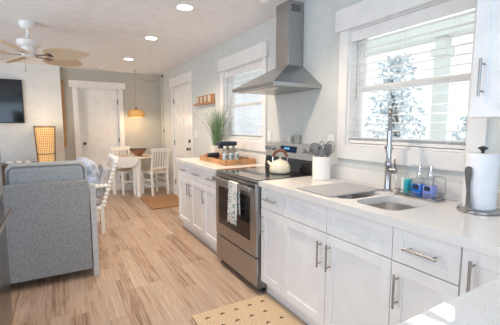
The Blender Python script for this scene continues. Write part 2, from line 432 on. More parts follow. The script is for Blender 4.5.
def blind(R, label, n):
    y0, y1, z0, z1 = R; y0 += .016; y1 -= .016
    root = thing('window_blind', label, 'blind', (W+.035, (y0+y1)/2, z0+.016), 'white faux wood blinds')
    MB().box(W+.004, W+.016, y0-.002, y1+.002, z1-.092, z1-.014, .003).build('valance', 'trim', root)
    MB().box(W+.018, W+.06, y0, y1, z1-.055, z1-.014).build('head_rail', 'trim', root)
    m = MB(); zb = z0+.062; zt = z1-.105
    for i in range(n):
        z = zb+(zt-zb)*i/(n-1)
        rt = Matrix.Translation((W+.038, 0, z)) @ Matrix.Rotation(math.radians(-5), 4, 'Y')
        m.box(-.025, .025, y0, y1, -.0014, .0014, rot=rt)
    m.build('slats', 'trim', root)
    MB().box(W+.016, W+.060, y0, y1, z0+.018, z0+.040, .004).build('bottom_rail', 'trim', root)
    m = MB()
    for f in (.12, .5, .88):
        yy = y0+(y1-y0)*f
        for xx in (W+.014, W+.062): m.box(xx-.0008, xx+.0008, yy-.0012, yy+.0012, z0+.03, z1-.05)
    m.build('ladder_cord', 'trim', root)
    MB().tube([(W+.012, y1-.055, z1-.09), (W+.010, y1-.057, z1-.52)], .0032, 8).build('tilt_wand', 'mat_grey', root)
blind(W1, 'white faux wood blind in the window above the sink', 14)
blind(W2, 'white faux wood blind in the window beside the range hood', 14)

def panel_door(m, y0, y1, z0, z1, x, th, panels, s=-1):
    """door slab in the YZ plane; front face at x looking to s*x; panels = list of (y0,y1,z0,z1) sunken"""
    ys = sorted({y0, y1, *[p[0] for p in panels], *[p[1] for p in panels]}); zs = sorted({z0, z1, *[p[2] for p in panels], *[p[3] for p in panels]})
    for a, b_ in zip(ys, ys[1:]):
        for c, d in zip(zs, zs[1:]):
            cy, cz = (a+b_)/2, (c+d)/2
            ins = any(p[0] < cy < p[1] and p[2] < cz < p[3] for p in panels)
            e = .012 if ins else 0
            xa, xb = x-s*e, x-s*th
            m.box(min(xa, xb), max(xa, xb), a, b_, c, d)
            if ins: m.box(min(x-s*.003, xb), max(x-s*.003, xb), a+.035, b_-.035, c+.035, d-.035)
    return m
# entry door in the right wall (closed, six panels)
root = bpy.data.objects.new('door_2', None); C.objects.link(root); root.location = (W, 5.83, 0); ORG[root.name] = V(root.location); tag(root, kind='structure')
y0, y1, z0, z1 = D2
MB().box(W-.02, W, 5.258, y0, .001, z1, .003).box(W-.02, W, y1, 6.405, .001, z1, .003).box(W-.032, W, 5.235, 6.45, z1+.001, 2.225, .003)\
    .box(W, W+.139, y0, y0+.014, .001, z1).box(W, W+.139, y1-.014, y1, .001, z1).box(W, W+.139, y0+.014, y1-.014, z1-.014, z1).build('casing', 'trim', root)
pw = [(y0+.12, (y0+y1)/2-.05), ((y0+y1)/2+.05, y1-.12)]
pz = [(.22, .78), (.95, 1.48), (1.60, 1.90)]
leaf = panel_door(MB(), y0+.017, y1-.017, .008, z1-.017, W+.008, .04, [(a, b_, c, d) for a, b_ in pw for c, d in pz]).build('door_leaf', 'white', root)
MB().lathe([(.03, 0), (.03, -.006), (.012, -.012), (.012, -.035), (.026, -.042), (.03, -.056), (.022, -.068), (0, -.07)], (W+.008, y0+.085, .94), 18, 'x').build('knob', 'dark_metal', leaf)
MB().lathe([(.03, 0), (.03, -.014), (.02, -.018), (.02, -.022), (0, -.022)], (W+.008, y0+.085, 1.075), 18, 'x').box(W-.03, W-.014, y0+.079, y0+.091, 1.06, 1.09, .003).build('deadbolt', 'dark_metal', leaf)
for z in (.25, 1.02, 1.80): MB().box(W-.004, W+.006, y1-.026, y1-.006, z-.045, z+.045, .002).build('hinge', 'dark_metal', leaf)
# far door, ajar
root = bpy.data.objects.new('door_1', None); C.objects.link(root); root.location = (.715, FAR, 0); ORG[root.name] = V(root.location); tag(root, kind='structure')
MB().box(.262, DX0, FAR-.022, FAR, .001, DZ, .003).box(DX1, 1.17, FAR-.022, FAR, .001, DZ, .003).box(.205, 1.222, FAR-.034, FAR, DZ+.001, 2.195, .003)\
    .box(DX0, DX0+.014, FAR, FAR+.119, .001, DZ).box(DX1-.014, DX1, FAR, FAR+.119, .001, DZ).box(DX0+.014, DX1-.014, FAR, FAR+.119, DZ-.014, DZ).build('casing', 'trim', root)
m = panel_door(MB(), -.70, 0, .008, DZ-.02, 0, .036, [(-.60, -.10, .22, .80), (-.60, -.10, .98, 1.93)], s=-1)
hx, hy = DX1-.018, FAR+.07; al = math.radians(11)
# slab authored in YZ (front -x): turn so its front faces -Y and its width runs to -X
T = Matrix.Translation((hx, hy, 0)) @ Matrix.Rotation(-al, 4, 'Z') @ Matrix(((0, 1, 0, 0), (1, 0, 0, 0), (0, 0, 1, 0), (0, 0, 0, 1)))
bmesh.ops.transform(m.b, matrix=T, verts=m.b.verts); leaf = m.build('door_leaf', 'white', root)
m = MB().lathe([(.028, 0), (.028, -.006), (.012, -.012), (.012, -.035), (.024, -.042), (.027, -.056), (.02, -.066), (0, -.067)], (0, -.635, .985), 16, 'x')
bmesh.ops.transform(m.b, matrix=T, verts=m.b.verts); m.build('knob', 'dark_metal', leaf)
for z in (.25, 1.05, 1.82): MB().box(DX1-.024, DX1-.008, FAR+.012, FAR+.064, z-.05, z+.05, .002).build('hinge', 'dark_metal', leaf)

# ------------------------------------------------------------------ cabinets
FX = 1.326                                              # front plane of doors
def shaker(m, y0, y1, z0, z1, x, rail=.058, s=-1, th=.02):
    a, b_ = sorted((x, x-s*th))
    m.box(a, b_, y0, y0+rail, z0, z1, .0015, 1).box(a, b_, y1-rail, y1, z0, z1, .0015, 1)
    m.box(a, b_, y0+rail, y1-rail, z0, z0+rail, .0015, 1).box(a, b_, y0+rail, y1-rail, z1-rail, z1, .0015, 1)
    a, b_ = sorted((x-s*.009, x-s*th)); m.box(a, b_, y0+rail-.002, y1-rail+.002, z0+rail-.002, z1-rail+.002); return m
def pull(p, vertical, L, parent, x=None):
    """bar pull centred at p on the face x"""
    x, y, z = p; m = MB(); so = .034; r = .0058
    d = V((0, 0, 1)) if vertical else V((0, 1, 0)); c = V((x-so, y, z))
    m.tube([c-d*L/2, c+d*L/2], r, 10)
    for k in (-1, 1):
        q = c+d*k*(L/2-.022); m.tube([q, q+V((so, 0, 0))], .0045, 8)
    return m.build('handle', 'nickel', parent)
def base_cabinet(y0, y1, label, spec, grp='white shaker base cabinets', zt=.874):
    """spec: list of ('door'|'drawer'|'panel', y0, y1, z0, z1, handle)"""
    root = thing('base_cabinet', label, 'cabinet', (1.62, (y0+y1)/2, 0), grp)
    g = .0012
    MB().box(FX+.021, W-.003, y0+g, y1-g, .10, zt).box(1.385, W-.003, y0+g, y1-g, .0, .10).box(FX+.021, FX+.045, y0+g, y1-g, min(zt, .86), .874).build('carcass', 'cab', root)
    for kind, a, b_, z0, z1, h in spec:
        nm = {'door': 'door', 'drawer': 'drawer', 'panel': 'false_front'}[kind]
        o = shaker(MB(), a, b_, z0, z1, FX, .058 if kind == 'door' else .05).build(nm, 'cab', root)
        if h: pull((FX, h[0], h[1]), h[2], h[3], o)
    return root
DB, DT, RB, RT = .118, .703, .709, .868
g = .002
base_cabinet(3.325, 4.19, 'white two door base cabinet under the potted grass at the far counter end', [
    ('drawer', 3.722+g, 4.19-g, RB, RT, (3.95, .79, False, .16)), ('drawer', 3.325+g, 3.722-g, RB, RT, (3.50, .79, False, .16)),
    ('door', 3.722+g, 4.19-g, DB, DT, (3.765, .575, True, .16)), ('door', 3.325+g, 3.722-g, DB, DT, (3.68, .575, True, .16))])
base_cabinet(2.912, 3.325, 'white single door base cabinet on the far side of the range', [
    ('drawer', 2.915+g, 3.325-g, RB, RT, (3.09, .79, False, .16)), ('door', 2.915+g, 3.325-g, DB, DT, (3.275, .575, True, .16))])
base_cabinet(1.847, 2.136, 'narrow white base cabinet between the range and the sink cabinet', [
    ('drawer', 1.847+g, 2.13, RB, RT, (1.985, .79, False, .15)), ('door', 1.847+g, 2.13, DB, DT, (2.10, .58, True, .16))])
base_cabinet(.966, 1.847, 'wide white sink base cabinet with paired doors and blank upper panels', [
    ('panel', 1.407+g, 1.847-g, RB, RT, None), ('panel', .966+g, 1.407-g, RB, RT, None),
    ('door', 1.407+g, 1.847-g, DB, DT, (1.445, .575, True, .16)), ('door', .966+g, 1.407-g, DB, DT, (1.369, .575, True, .16))], zt=.66)
base_cabinet(.662, .966, 'white base cabinet below the soap rack, drawer over one door', [
    ('drawer', .662+g, .966-g, RB, RT, (.815, .79, False, .155)), ('door', .662+g, .966-g, DB, DT, (.925, .575, True, .16))])
base_cabinet(.385, .662, 'white corner base cabinet below the paper towels with one tall door', [
    ('door', .405, .658, DB, RT, (.612, .755, True, .16))])
root = thing('base_cabinet', 'white peninsula cabinet under the near striped sunlit counter', 'cabinet', (1.2, .05, 0), 'white shaker base cabinets')
MB().box(.50, W-.003, -.22, .372, .10, .874).box(.55, W-.003, -.16, .31, 0, .10).build('carcass', 'cab', root)
m = shaker(MB(), -.20, .36, DB, RT, .48); m.build('end_panel', 'cab', root)
# upper cabinet
root = thing('upper_cabinet', 'white wall cabinet right of the sink window', 'cabinet', (1.77, .45, 1.37))
UX = 1.61
MB().box(UX+.021, W-.003, .0, .815, 1.37, 2.36, .001, 1).build('carcass', 'cab', root)
o = shaker(MB(), .41, .813, 1.372, 2.355, UX, .06).build('door', 'cab', root); pull((UX, .765, 1.54), True, .16, o)
o = shaker(MB(), .003, .406, 1.372, 2.355, UX, .06).build('door', 'cab', root); pull((UX, .05, 1.54), True, .16, o)
MB().box(UX-.01, W-.003, -.01, .83, 2.361, CE-.002, .002).build('crown', 'cab', root)

# ------------------------------------------------------------------ worktops, sink
CF = 1.305; ZT = .914; ZB = .8745
BOWL = [(1.402, 1.735, 1.02, 1.295), (1.402, 1.735, 1.325, 1.62)]
def rrect(x0, x1, y0, y1, r, n=6):
    P = []
    for cx, cy, a0 in ((x1-r, y1-r, 0), (x0+r, y1-r, PI/2), (x0+r, y0+r, PI), (x1-r, y0+r, 1.5*PI)):
        for i in range(n+1):
            a = a0+PI/2*i/n; P.append((cx+r*math.cos(a), cy+r*math.sin(a)))
    return P
def slab_with_holes(outer, holes, z0, z1):
    m = MB(); b = m.b
    for z in (z1, z0):
        edges = []
        for loop in [outer]+holes:
            vs = [b.verts.new((x, y, z)) for x, y in loop]
            edges += [b.edges.new((vs[i], vs[(i+1) % len(vs)])) for i in range(len(vs))]
        bmesh.ops.triangle_fill(b, edges=edges, use_beauty=True)
    for loop in [outer]+holes:
        A = [b.verts.new((x, y, z0)) for x, y in loop]; B = [b.verts.new((x, y, z1)) for x, y in loop]
        for i in range(len(loop)): b.faces.new((A[i], A[(i+1) % len(A)], B[(i+1) % len(A)], B[i]))
    bmesh.ops.remove_doubles(b, verts=b.verts, dist=1e-5); return m
XE = W-.002
outer = [(.45, -.26), (XE, -.26), (XE, 2.137), (CF, 2.137), (CF, .4155), (.45, .4155)]
holes = [rrect(*BOWL[0], .07)[::-1], rrect(*BOWL[1], .07)[::-1]]
top = slab_with_holes(outer, holes, ZB, ZT).build('countertop', 'quartz'); tag(top, 'long white speckled countertop with the sink, turning into the near peninsula', 'countertop')
MB().box(W-.022, XE, -.26, 2.137, ZT+.0005, 1.015, .0015).build('backsplash', 'quartz', top)
top2 = MB().box(CF, XE, 2.909, 4.205, ZB, ZT, .002).build('countertop', 'quartz'); tag(top2, 'white speckled countertop beyond the range, under the wooden tray', 'countertop')
MB().box(W-.022, XE, 2.909, 4.205, ZT+.0005, 1.015, .0015).build('backsplash', 'quartz', top2)

sink = thing('sink', 'stainless steel double bowl sink set under the countertop', 'sink', (1.585, 1.325, .70))
for (a, b_, c, d), nm in zip(BOWL, ('bowl', 'bowl')):
    m = MB(); bm = m.b; loops = []
    for off, z, r in ((-.012, ZB-.0005, .08), (.0, ZB-.0008, .07), (.002, .74, .07), (.03, .695, .06), (.11, .688, .02)):
        loops.append([bm.verts.new((x, y, z)) for x, y in rrect(a+off, b_-off, c+off, d-off, r)])
    for A, B in zip(loops, loops[1:]):
        for i in range(len(A)):
            f = bm.faces.new((A[i], A[(i+1) % len(A)], B[(i+1) % len(A)], B[i])); f.smooth = True
    bm.faces.new(loops[-1])
    bw = m.build(nm, 'sink_steel', sink)
    sol = bw.modifiers.new('thick', 'SOLIDIFY'); sol.thickness = .0015; sol.offset = -1
    MB().lathe([(.045, .6885), (.045, .6905), (.03, .6905), (.028, .689), (0, .689)], ((a+b_)/2, (c+d)/2, 0), 24).build('drain', 'steel_d', bw)

# drying rack mat
mt_ = MB()
mt_.box(1.365, 1.83, 1.415, 1.422, ZT+.001, ZT+.007, .002).box(1.365, 1.83, 1.738, 1.745, ZT+.001, ZT+.007, .002)
n = 46
for i in range(n):
    x = 1.368+(1.827-1.368)*i/(n-1); mt_.tube([(x, 1.42, ZT+.005), (x, 1.74, ZT+.005)], .0043, 6)
tag(mt_.build('drying_mat', 'mat_grey'), 'grey roll-up drying mat lying over the left half of the sink', 'drying mat')

# faucet
fc = thing('faucet', 'chrome pull-down faucet with a tall spring neck behind the sink', 'faucet', (1.825, 1.385, ZT))
fx, fy = 1.825, 1.385
MB().lathe([(.032, 0), (.032, .008), (.024, .012), (.021, .02), (.021, .16), (.023, .165), (.023, .185), (.017, .195), (.015, .24), (.015, .25)], (fx, fy, ZT+.0005), 20).build('body', 'polished', fc)
m = MB(); R0 = .052; dirv = V((-.805, -.593, 0)).normalized(); zt = 1.385
path = [V((fx, fy, 1.16+i*(zt-1.16)/8)) for i in range(9)]
path += [V((fx, fy, zt))+dirv*(R0*(1-math.cos(a)))+V((0, 0, R0*math.sin(a))) for a in [PI*i/12 for i in range(1, 13)]]
path += [path[-1]+V((0, 0, -.02*i)) for i in range(1, 5)]
m.tube(path, .009, 10); m.build('hose', 'steel_d', fc)
# spring coil following the hose
m = MB(); pts = []
turns = 38; seglen = len(path)-1
for i in range(turns*8+1):
    t = i/(turns*8)*seglen; k = min(int(t), seglen-1); f = t-k
    p = path[k].lerp(path[k+1], f); tg = (path[k+1]-path[k]).normalized(); sdv = V((dirv.y, -dirv.x, 0)); n1 = tg.cross(sdv)
    a = 2*PI*i/8; pts.append(p+(sdv*math.cos(a)+n1*math.sin(a))*.012)
m.tube(pts, .0026, 5); m.build('spring', 'polished', fc)
e_ = path[-1]
MB().lathe([(.0, 0), (.016, .0), (.017, -.02), (.015, -.07), (.019, -.12), (.019, -.135), (0, -.135)], e_, 18).build('spray_head', 'polished', fc)
MB().tube([(fx, fy, 1.20), V((fx, fy, 1.20))+dirv*.10], .006, 8).lathe([(.026, -.008), (.026, .008)], V((fx, fy, 1.20))+dirv*(2*R0), 18).build('holder_arm', 'polished', fc)
MB().tube([(fx, fy, 1.05), (fx+.01, fy-.05, 1.05)], .019, 14).tube([(fx+.008, fy-.046, 1.055), (fx-.012, fy-.052, 1.11), (fx-.016, fy-.053, 1.125)], [.008, .006, .007], 8).build('lever', 'polished', fc)

# soap caddy with bottles
cx0, cx1, cy0, cy1 = 1.775, 1.865, 1.035, 1.295
rk = thing('sink_caddy', 'chrome wire sink caddy holding the two soap bottles', 'caddy', (1.82, 1.155, ZT))
MB().box(cx0, cx1, cy0, cy1, ZT+.008, ZT+.012, .002).box(cx0-.004, cx1+.004, cy0-.004, cy1+.004, ZT+.001, ZT+.008, .003).build('tray', 'polished', rk)
def rl(z): return [(x, y, z) for x, y in rrect(cx0, cx1, cy0, cy1, .02, 4)]
m = MB(); m.tube(rl(ZT+.035), .0025, 6, closed=True).tube(rl(ZT+.018), .002, 6, closed=True)
for x in (cx0, cx1):
    for y in (cy0+.03, (cy0+cy1)/2, cy1-.03): m.tube([(x, y, ZT+.010), (x, y, ZT+.035)], .0022, 6)
for x in (cx1,):
    m.tube([(x, cy0+.004, ZT+.03), (x, cy0+.004, ZT+.12), (x, cy0+.02, ZT+.13), (x, cy0+.06, ZT+.13), (x, cy0+.075, ZT+.12), (x, cy0+.075, ZT+.03)], .003, 8)
m.tube([(cx0+.01, cy1, ZT+.03), (cx0+.01, cy1, ZT+.12), (cx1-.01, cy1, ZT+.12), (cx1-.01, cy1, ZT+.03)], .003, 8)
m.build('wire_frame', 'polished', rk)
def soap(y, key, label):
    r = thing('soap_dispenser', label, 'soap dispenser', (1.82, y, ZT+.0125), 'soap bottles in the sink caddy')
    z = ZT+.0125
    bt_ = MB().box(1.82-.029, 1.82+.029, y-.030, y+.030, z, z+.070, .008, 3).build('liquid', key, r)
    MB().box(1.82-.0292, 1.82+.0292, y-.0302, y+.0302, z+.0705, z+.102, .009, 3).lathe([(.022, .100), (.015, .114), (.014, .124)], (1.82, y, z), 16).build('shoulder', 'glass', r)
    MB().box(1.82-.0298, 1.82-.0291, y-.018, y+.018, z+.040, z+.066).build('label_sticker', 'label', r)
    MB().lathe([(.016, .1245), (.016, .138), (.006, .142), (.006, .168), (.012, .169), (.012, .182), (0, .184)], (1.82, y, z), 14).tube([(1.82, y, z+.176), (1.79, y+.022, z+.178), (1.776, y+.034, z+.170)], [.007, .005, .004], 8).build('pump', 'chrome', r)
soap(1.168, 'soap_blue', 'deep blue soap pump bottle in the sink caddy')
soap(1.100, 'soap_lav', 'lavender blue soap pump bottle in the sink caddy')
# teal scrub brush standing left in the caddy
r = thing('scrub_brush', 'teal and white scrub brush standing at the left end of the caddy', 'brush', (1.82, 1.25, ZT+.0125))
MB().box(1.79, 1.85, 1.250, 1.268, ZT+.013, ZT+.105, .007, 3).build('backing', 'white', r)
m = MB()
for i in range(7):
    for j in range(3): m.tube([(1.80+.02*j, 1.250, ZT+.022+i*.012), (1.80+.02*j, 1.222, ZT+.022+i*.012)], .0048, 6)
m.build('bristles', 'teal', r)

# paper towel holder
px_, py_ = 1.775, .822
h = thing('paper_towel_holder', 'steel paper towel holder with a side tension arm on the counter', 'paper towel holder', (px_, py_, ZT))
MB().lathe([(.0, .0), (.088, .0), (.092, .004), (.092, .012), (.086, .018), (.0, .019)], (px_, py_, ZT+.001), 40).build('base', 'polished', h)
MB().tube([(px_, py_, ZT+.018), (px_, py_, 1.215)], .007, 10).lathe([(.0, 1.213), (.010, 1.213), (.010, 1.218), (.021, 1.223), (.021, 1.229), (.01, 1.234), (0, 1.238)], (px_, py_, 0), 20).build('rod', 'black', h)
dv = V((-.95, .25, 0)).normalized(); pv = V((dv.y, -dv.x, 0))
m = MB(); prof = [(.085, .018, .020), (.083, .06, .013), (.078, .11, .010), (.076, .15, .014), (.074, .19, .021), (.073, .215, .019), (.073, .225, .010)]
bmv = []
for r_, z, hw in prof:
    c = V((px_, py_, ZT+z))+dv*r_-pv*((.17-z)*.16 if z < .17 else 0); bmv.append([m.b.verts.new(c+pv*hw*k+dv*q) for k, q in ((-1, 0), (1, 0), (1, .006), (-1, .006))])
for A, B in zip(bmv, bmv[1:]):
    for i in range(4): m.b.faces.new((A[i], A[(i+1) % 4], B[(i+1) % 4], B[i])).smooth = True
m.b.faces.new(bmv[0]); m.b.faces.new(bmv[-1])
m.build('tension_arm', 'polished', h)
tag(MB().lathe([(.02, ZT+.0205), (.068, ZT+.0205), (.070, ZT+.024), (.070, 1.198), (.068, 1.202), (.02, 1.202), (.02, ZT+.0205)], (px_, py_, 0), 40, cap=False).build('paper_towel_roll', 'paper'), 'white paper towel roll standing on the steel holder', 'paper towel roll')

# ------------------------------------------------------------------ range
RY0, RY1 = 2.141, 2.905
rg = thing('range', 'stainless steel electric range with a black glass cooktop', 'stove', (1.6, 2.523, 0))
MB().box(1.315, 1.925, RY0, RY1, .035, .896, .002).build('body', 'steel_d', rg)
MB().box(1.288, 1.90, RY0, RY1, .8965, .913, .004).build('cooktop_rim', 'steel', rg)
ct = MB().box(1.296, 1.85, RY0+.006, RY1-.006, .9133, .919, .002).build('cooktop', 'black_glass', rg)
for (x, y, r_) in ((1.46, 2.33, .095), (1.46, 2.70, .085), (1.69, 2.34, .085), (1.69, 2.71, .105)):
    m = MB().lathe([(r_, .9192), (r_, .9196), (r_-.004, .9196), (r_-.004, .9192)], (x, y, 0), 40, cap=False); m.build('burner_ring', 'utensil', ct)
dr = MB().box(1.288, 1.3145, RY0+.004, RY1-.004, .300, .888, .004).build('oven_door', 'steel', rg)
MB().box(1.2865, 1.2885, 2.235, 2.835, .415, .775, .001).build('door_glass', 'oven_glass', dr)
MB().box(1.236, 1.254, RY0+.03, RY1-.03, .826, .864, .006, 3).box(1.254, 1.289, RY0+.035, RY0+.06, .834, .856, .003).box(1.254, 1.289, RY1-.06, RY1-.035, .834, .856, .003).build('handle', 'steel', dr)
MB().box(1.2872, 1.2885, 2.16, 2.205, .845, .872, .0005).build('vent_badge', 'black', dr)
MB().box(1.290, 1.3145, RY0+.004, RY1-.004, .060, .288, .004).build('storage_drawer', 'steel', rg)
for y in (RY0+.04, RY1-.04):
    for x in (1.36, 1.85): MB().lathe([(.022, 0), (.026, .006), (.018, .02), (.014, .036)], (x, y, 0), 14).build('foot', 'black', rg)
m = MB(); m.prism([(1.853, .9195), (1.925, .9195), (1.925, 1.172), (1.882, 1.172), (1.868, 1.06)], 'y', RY0, RY1); bgd = m.build('backguard', 'panel_steel', rg)
m = MB(); m.prism([(1.847, .921), (1.8525, .921), (1.8655, 1.035), (1.860, 1.035)], 'y', RY0+.01, RY1-.01); m.build('lower_panel', 'black_glass', bgd)
def on_panel(z): return 1.868+(z-1.06)/(1.172-1.06)*.014
dsp = MB(); dsp.prism([(on_panel(1.085)-.0025, 1.085), (on_panel(1.085)+.002, 1.085), (on_panel(1.145)+.002, 1.145), (on_panel(1.145)-.0025, 1.145)], 'y', 2.40, 2.655); dsp = dsp.build('display', 'display', bgd)
m = MB()
for y in (2.575, 2.555, 2.53, 2.51): m.box(on_panel(1.115)-.0045, on_panel(1.115)-.002, y, y+.012, 1.112, 1.132)
m.build('digits', 'digit', dsp)
for y in (2.87, 2.815, 2.76, 2.275, 2.20):
    MB().lathe([(.0, -.034), (.018, -.033), (.021, -.026), (.021, 0)], (on_panel(1.115), y, 1.115), 18, 'x').box(on_panel(1.115)-.038, on_panel(1.115)-.030, y-.004, y+.004, 1.097, 1.133, .001).build('knob', 'polished', bgd)

# dish towel over the oven handle
m = MB(); bm = m.b; ys = [2.355+.15*i/10 for i in range(11)]
prof = [(1.262, .60), (1.260, .70), (1.2585, .80), (1.258, .866), (1.250, .870), (1.240, .870), (1.232, .866), (1.2305, .80), (1.2285, .70), (1.2265, .60), (1.2245, .515)]
rows = []
for i, (x, z) in enumerate(prof):
    r = []
    for j, y in enumerate(ys):
        k = max(0, (.85-z)/.34); r.append(bm.verts.new((x+(-.006*math.sin(j*1.4)*k if i > 6 else 0), y+(j/10-.5)*.012*k-.03*0+.028*k*(1-j/10)*0, z)))
    rows.append(r)
for A, B in zip(rows, rows[1:]):
    for j in range(10): bm.faces.new((A[j], A[j+1], B[j+1], B[j])).smooth = True
tw = m.build('dish_towel', 'towel'); sol = tw.modifiers.new('thick', 'SOLIDIFY'); sol.thickness = .0022
tag(tw, 'white dish towel with a teal floral print on the oven handle', 'dish towel')

# kettle
kx, ky, kz = 1.68, 2.385, .920
k = thing('kettle', 'cream enamel tea kettle with a brown handle on the cooktop', 'kettle', (kx, ky, kz))
MB().lathe([(0, .004), (.096, .004), (.104, .010), (.107, .022), (.106, .05), (.098, .082), (.080, .108), (.056, .124), (.040, .128), (0, .129)], (kx, ky, kz), 36).build('body', 'cream', k)
MB().lathe([(0, 0), (.094, 0), (.097, .008), (.094, .0105)], (kx, ky, kz), 36).build('base', 'steel', k)
MB().lathe([(.040, .127), (.038, .133), (.015, .138), (.008, .142), (.013, .152), (.012, .160), (0, .163)], (kx, ky, kz), 24).build('lid', 'cream', k)
hd = V((.75, -.66, 0)).normalized()
pts = [V((kx, ky, kz+.115))+hd*(.072*math.cos(a)*1.02)+V((0, 0, .115*math.sin(a)**.8 if math.sin(a) > 0 else 0)) for a in [PI*i/18 for i in range(19)]]
MB().tube(pts[2:-2], .0155, 10).build('handle', 'handle_wood', k)
MB().tube(pts[:3], .006, 8).build('handle_bracket', 'chrome', k); MB().tube(pts[-3:], .006, 8).build('handle_bracket', 'chrome', k)
sp = V((-.62, .78, 0)); b0 = V((kx, ky, kz+.075))+sp*.085
MB().tube([b0, b0+sp*.03+V((0, 0, .02)), b0+sp*.045+V((0, 0, .042))], [.022, .016, .013], 12).build('spout', 'cream', k)

k.scale = (.88, .88, .88)

# two mugs on the backguard
def mug(y, key, label, hdir):
    r = thing('mug', label, 'mug', (1.903, y, 1.1725), 'mugs on top of the range')
    x = 1.903; z = 1.1725; R_ = .032
    MB().lathe([(0, 0), (R_-.004, 0), (R_, .004), (R_, .072), (R_-.003, .072), (R_-.004, .008), (0, .007)], (x, y, z), 24).build('cup', key, r)
    MB().tube([(x-.02, y+hdir*.024, z+.058), (x-.026, y+hdir*.046, z+.056), (x-.03, y+hdir*.052, z+.036), (x-.026, y+hdir*.046, z+.016), (x-.02, y+hdir*.024, z+.014)], .005, 8).build('handle', key, r)
mug(2.535, 'mugw', 'pale mug on the range backguard, next to the sage mug', 1)
mug(2.435, 'mug', 'sage green mug on the range backguard, next to the pale mug', 1)

# utensil crock
ux, uy = 1.775, 1.955
cr = MB().lathe([(0, 0), (.067, 0), (.070, .003), (.071, .180), (.069, .183), (.066, .182), (.065, .010), (0, .009)], (ux, uy, ZT+.001), 36).build('utensil_crock', 'ceramic'); tag(cr, 'white ceramic utensil crock on the counter beside the range', 'crock')
def ut(name, label, top, head, key='utensil', bot=None):
    b0 = V((ux, uy, ZT+.014)) if bot is None else V(bot); t = V(top)
    r = thing(name, label, 'utensil', b0, 'cooking utensils in the white crock')
    MB().tube([b0, b0.lerp(t, .5), t], [.005, .005, .006], 8).build('shaft', 'steel_d' if head in ('whisk', 'ring') else key, r)
    d = (t-b0).normalized()
    q = d.to_track_quat('Z', 'Y').to_matrix()
    # heads lie roughly facing the room
    face = V((-.8, -.6, 0)); side = d.cross(face).normalized(); face = side.cross(d); R3 = Matrix((side, face, d)).transposed()
    m = MB()
    if head == 'spoon': m.blob(t+d*.028, .026, .008, .036, 2.2, 16, 10, R3)
    elif head == 'ladle':
        m.blob(t+d*.03, .046, .026, .042, 2.1, 18, 10, R3)
    elif head == 'turner':
        m.blob(t+d*.035, .030, .004, .045, 5, 16, 10, R3)
    elif head == 'whisk':
        for i in range(7):
            a = PI*i/7; s_ = side*math.cos(a)+face*math.sin(a)
            m.tube([t+s_*(.036*math.sin(u)**.8)+d*(.10*(1-math.cos(u))/2) for u in [PI*j/12 for j in range(13)]]+[t-s_*(.036*math.sin(u)**.8)+d*(.10*(1-math.cos(u))/2) for u in [PI-PI*j/12 for j in range(13)]], .0016, 5)
    elif head == 'ring':
        m.tube([t+side*.016*math.cos(a)+d*(.016+.018*math.sin(a)) for a in [2*PI*i/14 for i in range(14)]], .005, 6, closed=True)
    m.build('head', 'steel_d' if head in ('whisk', 'ring') else key, r)
Z0 = ZT
def U_(dx, dy, dz): return (ux+dx, uy+dy, ZT+dz)
ut('ladle', 'dark grey ladle leaning left out of the white crock', U_(-.012, .064, .215), 'ladle', bot=U_(-.005, .028, .014))
ut('spoon', 'dark grey serving spoon low at the front of the white crock', U_(-.052, .004, .195), 'spoon', bot=U_(-.034, .002, .014))
ut('skimmer', 'steel handled utensil with a hanging loop, tallest in the white crock', U_(.014, .020, .262), 'ring', 'steel', bot=U_(.012, .014, .014))
ut('tongs', 'plain steel utensil with a loop end beside the tallest one in the crock', U_(-.016, .006, .236), 'ring', 'steel', bot=U_(-.010, .004, .014))
ut('whisk', 'steel wire whisk leaning right out of the white crock', U_(.014, -.062, .205), 'whisk', bot=U_(.008, -.032, .014))
ut('spatula', 'dark grey spatula at the back of the white crock', U_(.050, -.006, .20), 'turner', bot=U_(.034, -.004, .014))
ut('spoon', 'grey spoon leaning right, in front of the whisk in the crock', U_(-.038, -.044, .185), 'spoon', bot=U_(-.022, -.026, .014))

# ------------------------------------------------------------------ range hood
hdo = thing('range_hood', 'stainless steel chimney range hood above the stove', 'range hood', (1.7, 2.507, 1.64))
HX0, HX1, HY0, HY1 = 1.452, W-.003, 2.157, 2.86
m = MB(); m.box(HX0, HX1, HY0, HY1, 1.646, 1.678, .003)
m.hull8([(HX0+.004, HY0+.004, 1.678), (HX1, HY0+.004, 1.678), (HX1, HY1-.004, 1.678), (HX0+.004, HY1-.004, 1.678), (1.772, 2.408, 1.868), (HX1, 2.408, 1.868), (HX1, 2.602, 1.868), (1.772, 2.602, 1.868)])
cn = m.build('canopy', 'steel', hdo)
ch = MB().box(1.772, HX1, 2.408, 2.602, 1.862, CE-.002, .002).build('chimney', 'steel', hdo)
m = MB()
for i in range(5): m.box(1.80, 1.90, 2.4068, 2.4085, CE-.085+i*.012, CE-.079+i*.012)
m.build('vent_slots', 'black', ch)
m = MB().box(HX0+.04, HX1-.04, HY0+.05, 2.50, 1.6425, 1.6462).box(HX0+.04, HX1-.04, 2.515, HY1-.05, 1.6425, 1.6462); m.build('grease_filter', 'steel_d', cn)
for y in (2.28, 2.74): MB().lathe([(.028, 1.6405), (.028, 1.6425), (0, 1.6425)], (HX0+.10, y, 0), 18).build('hood_light', 'ceramic', cn)

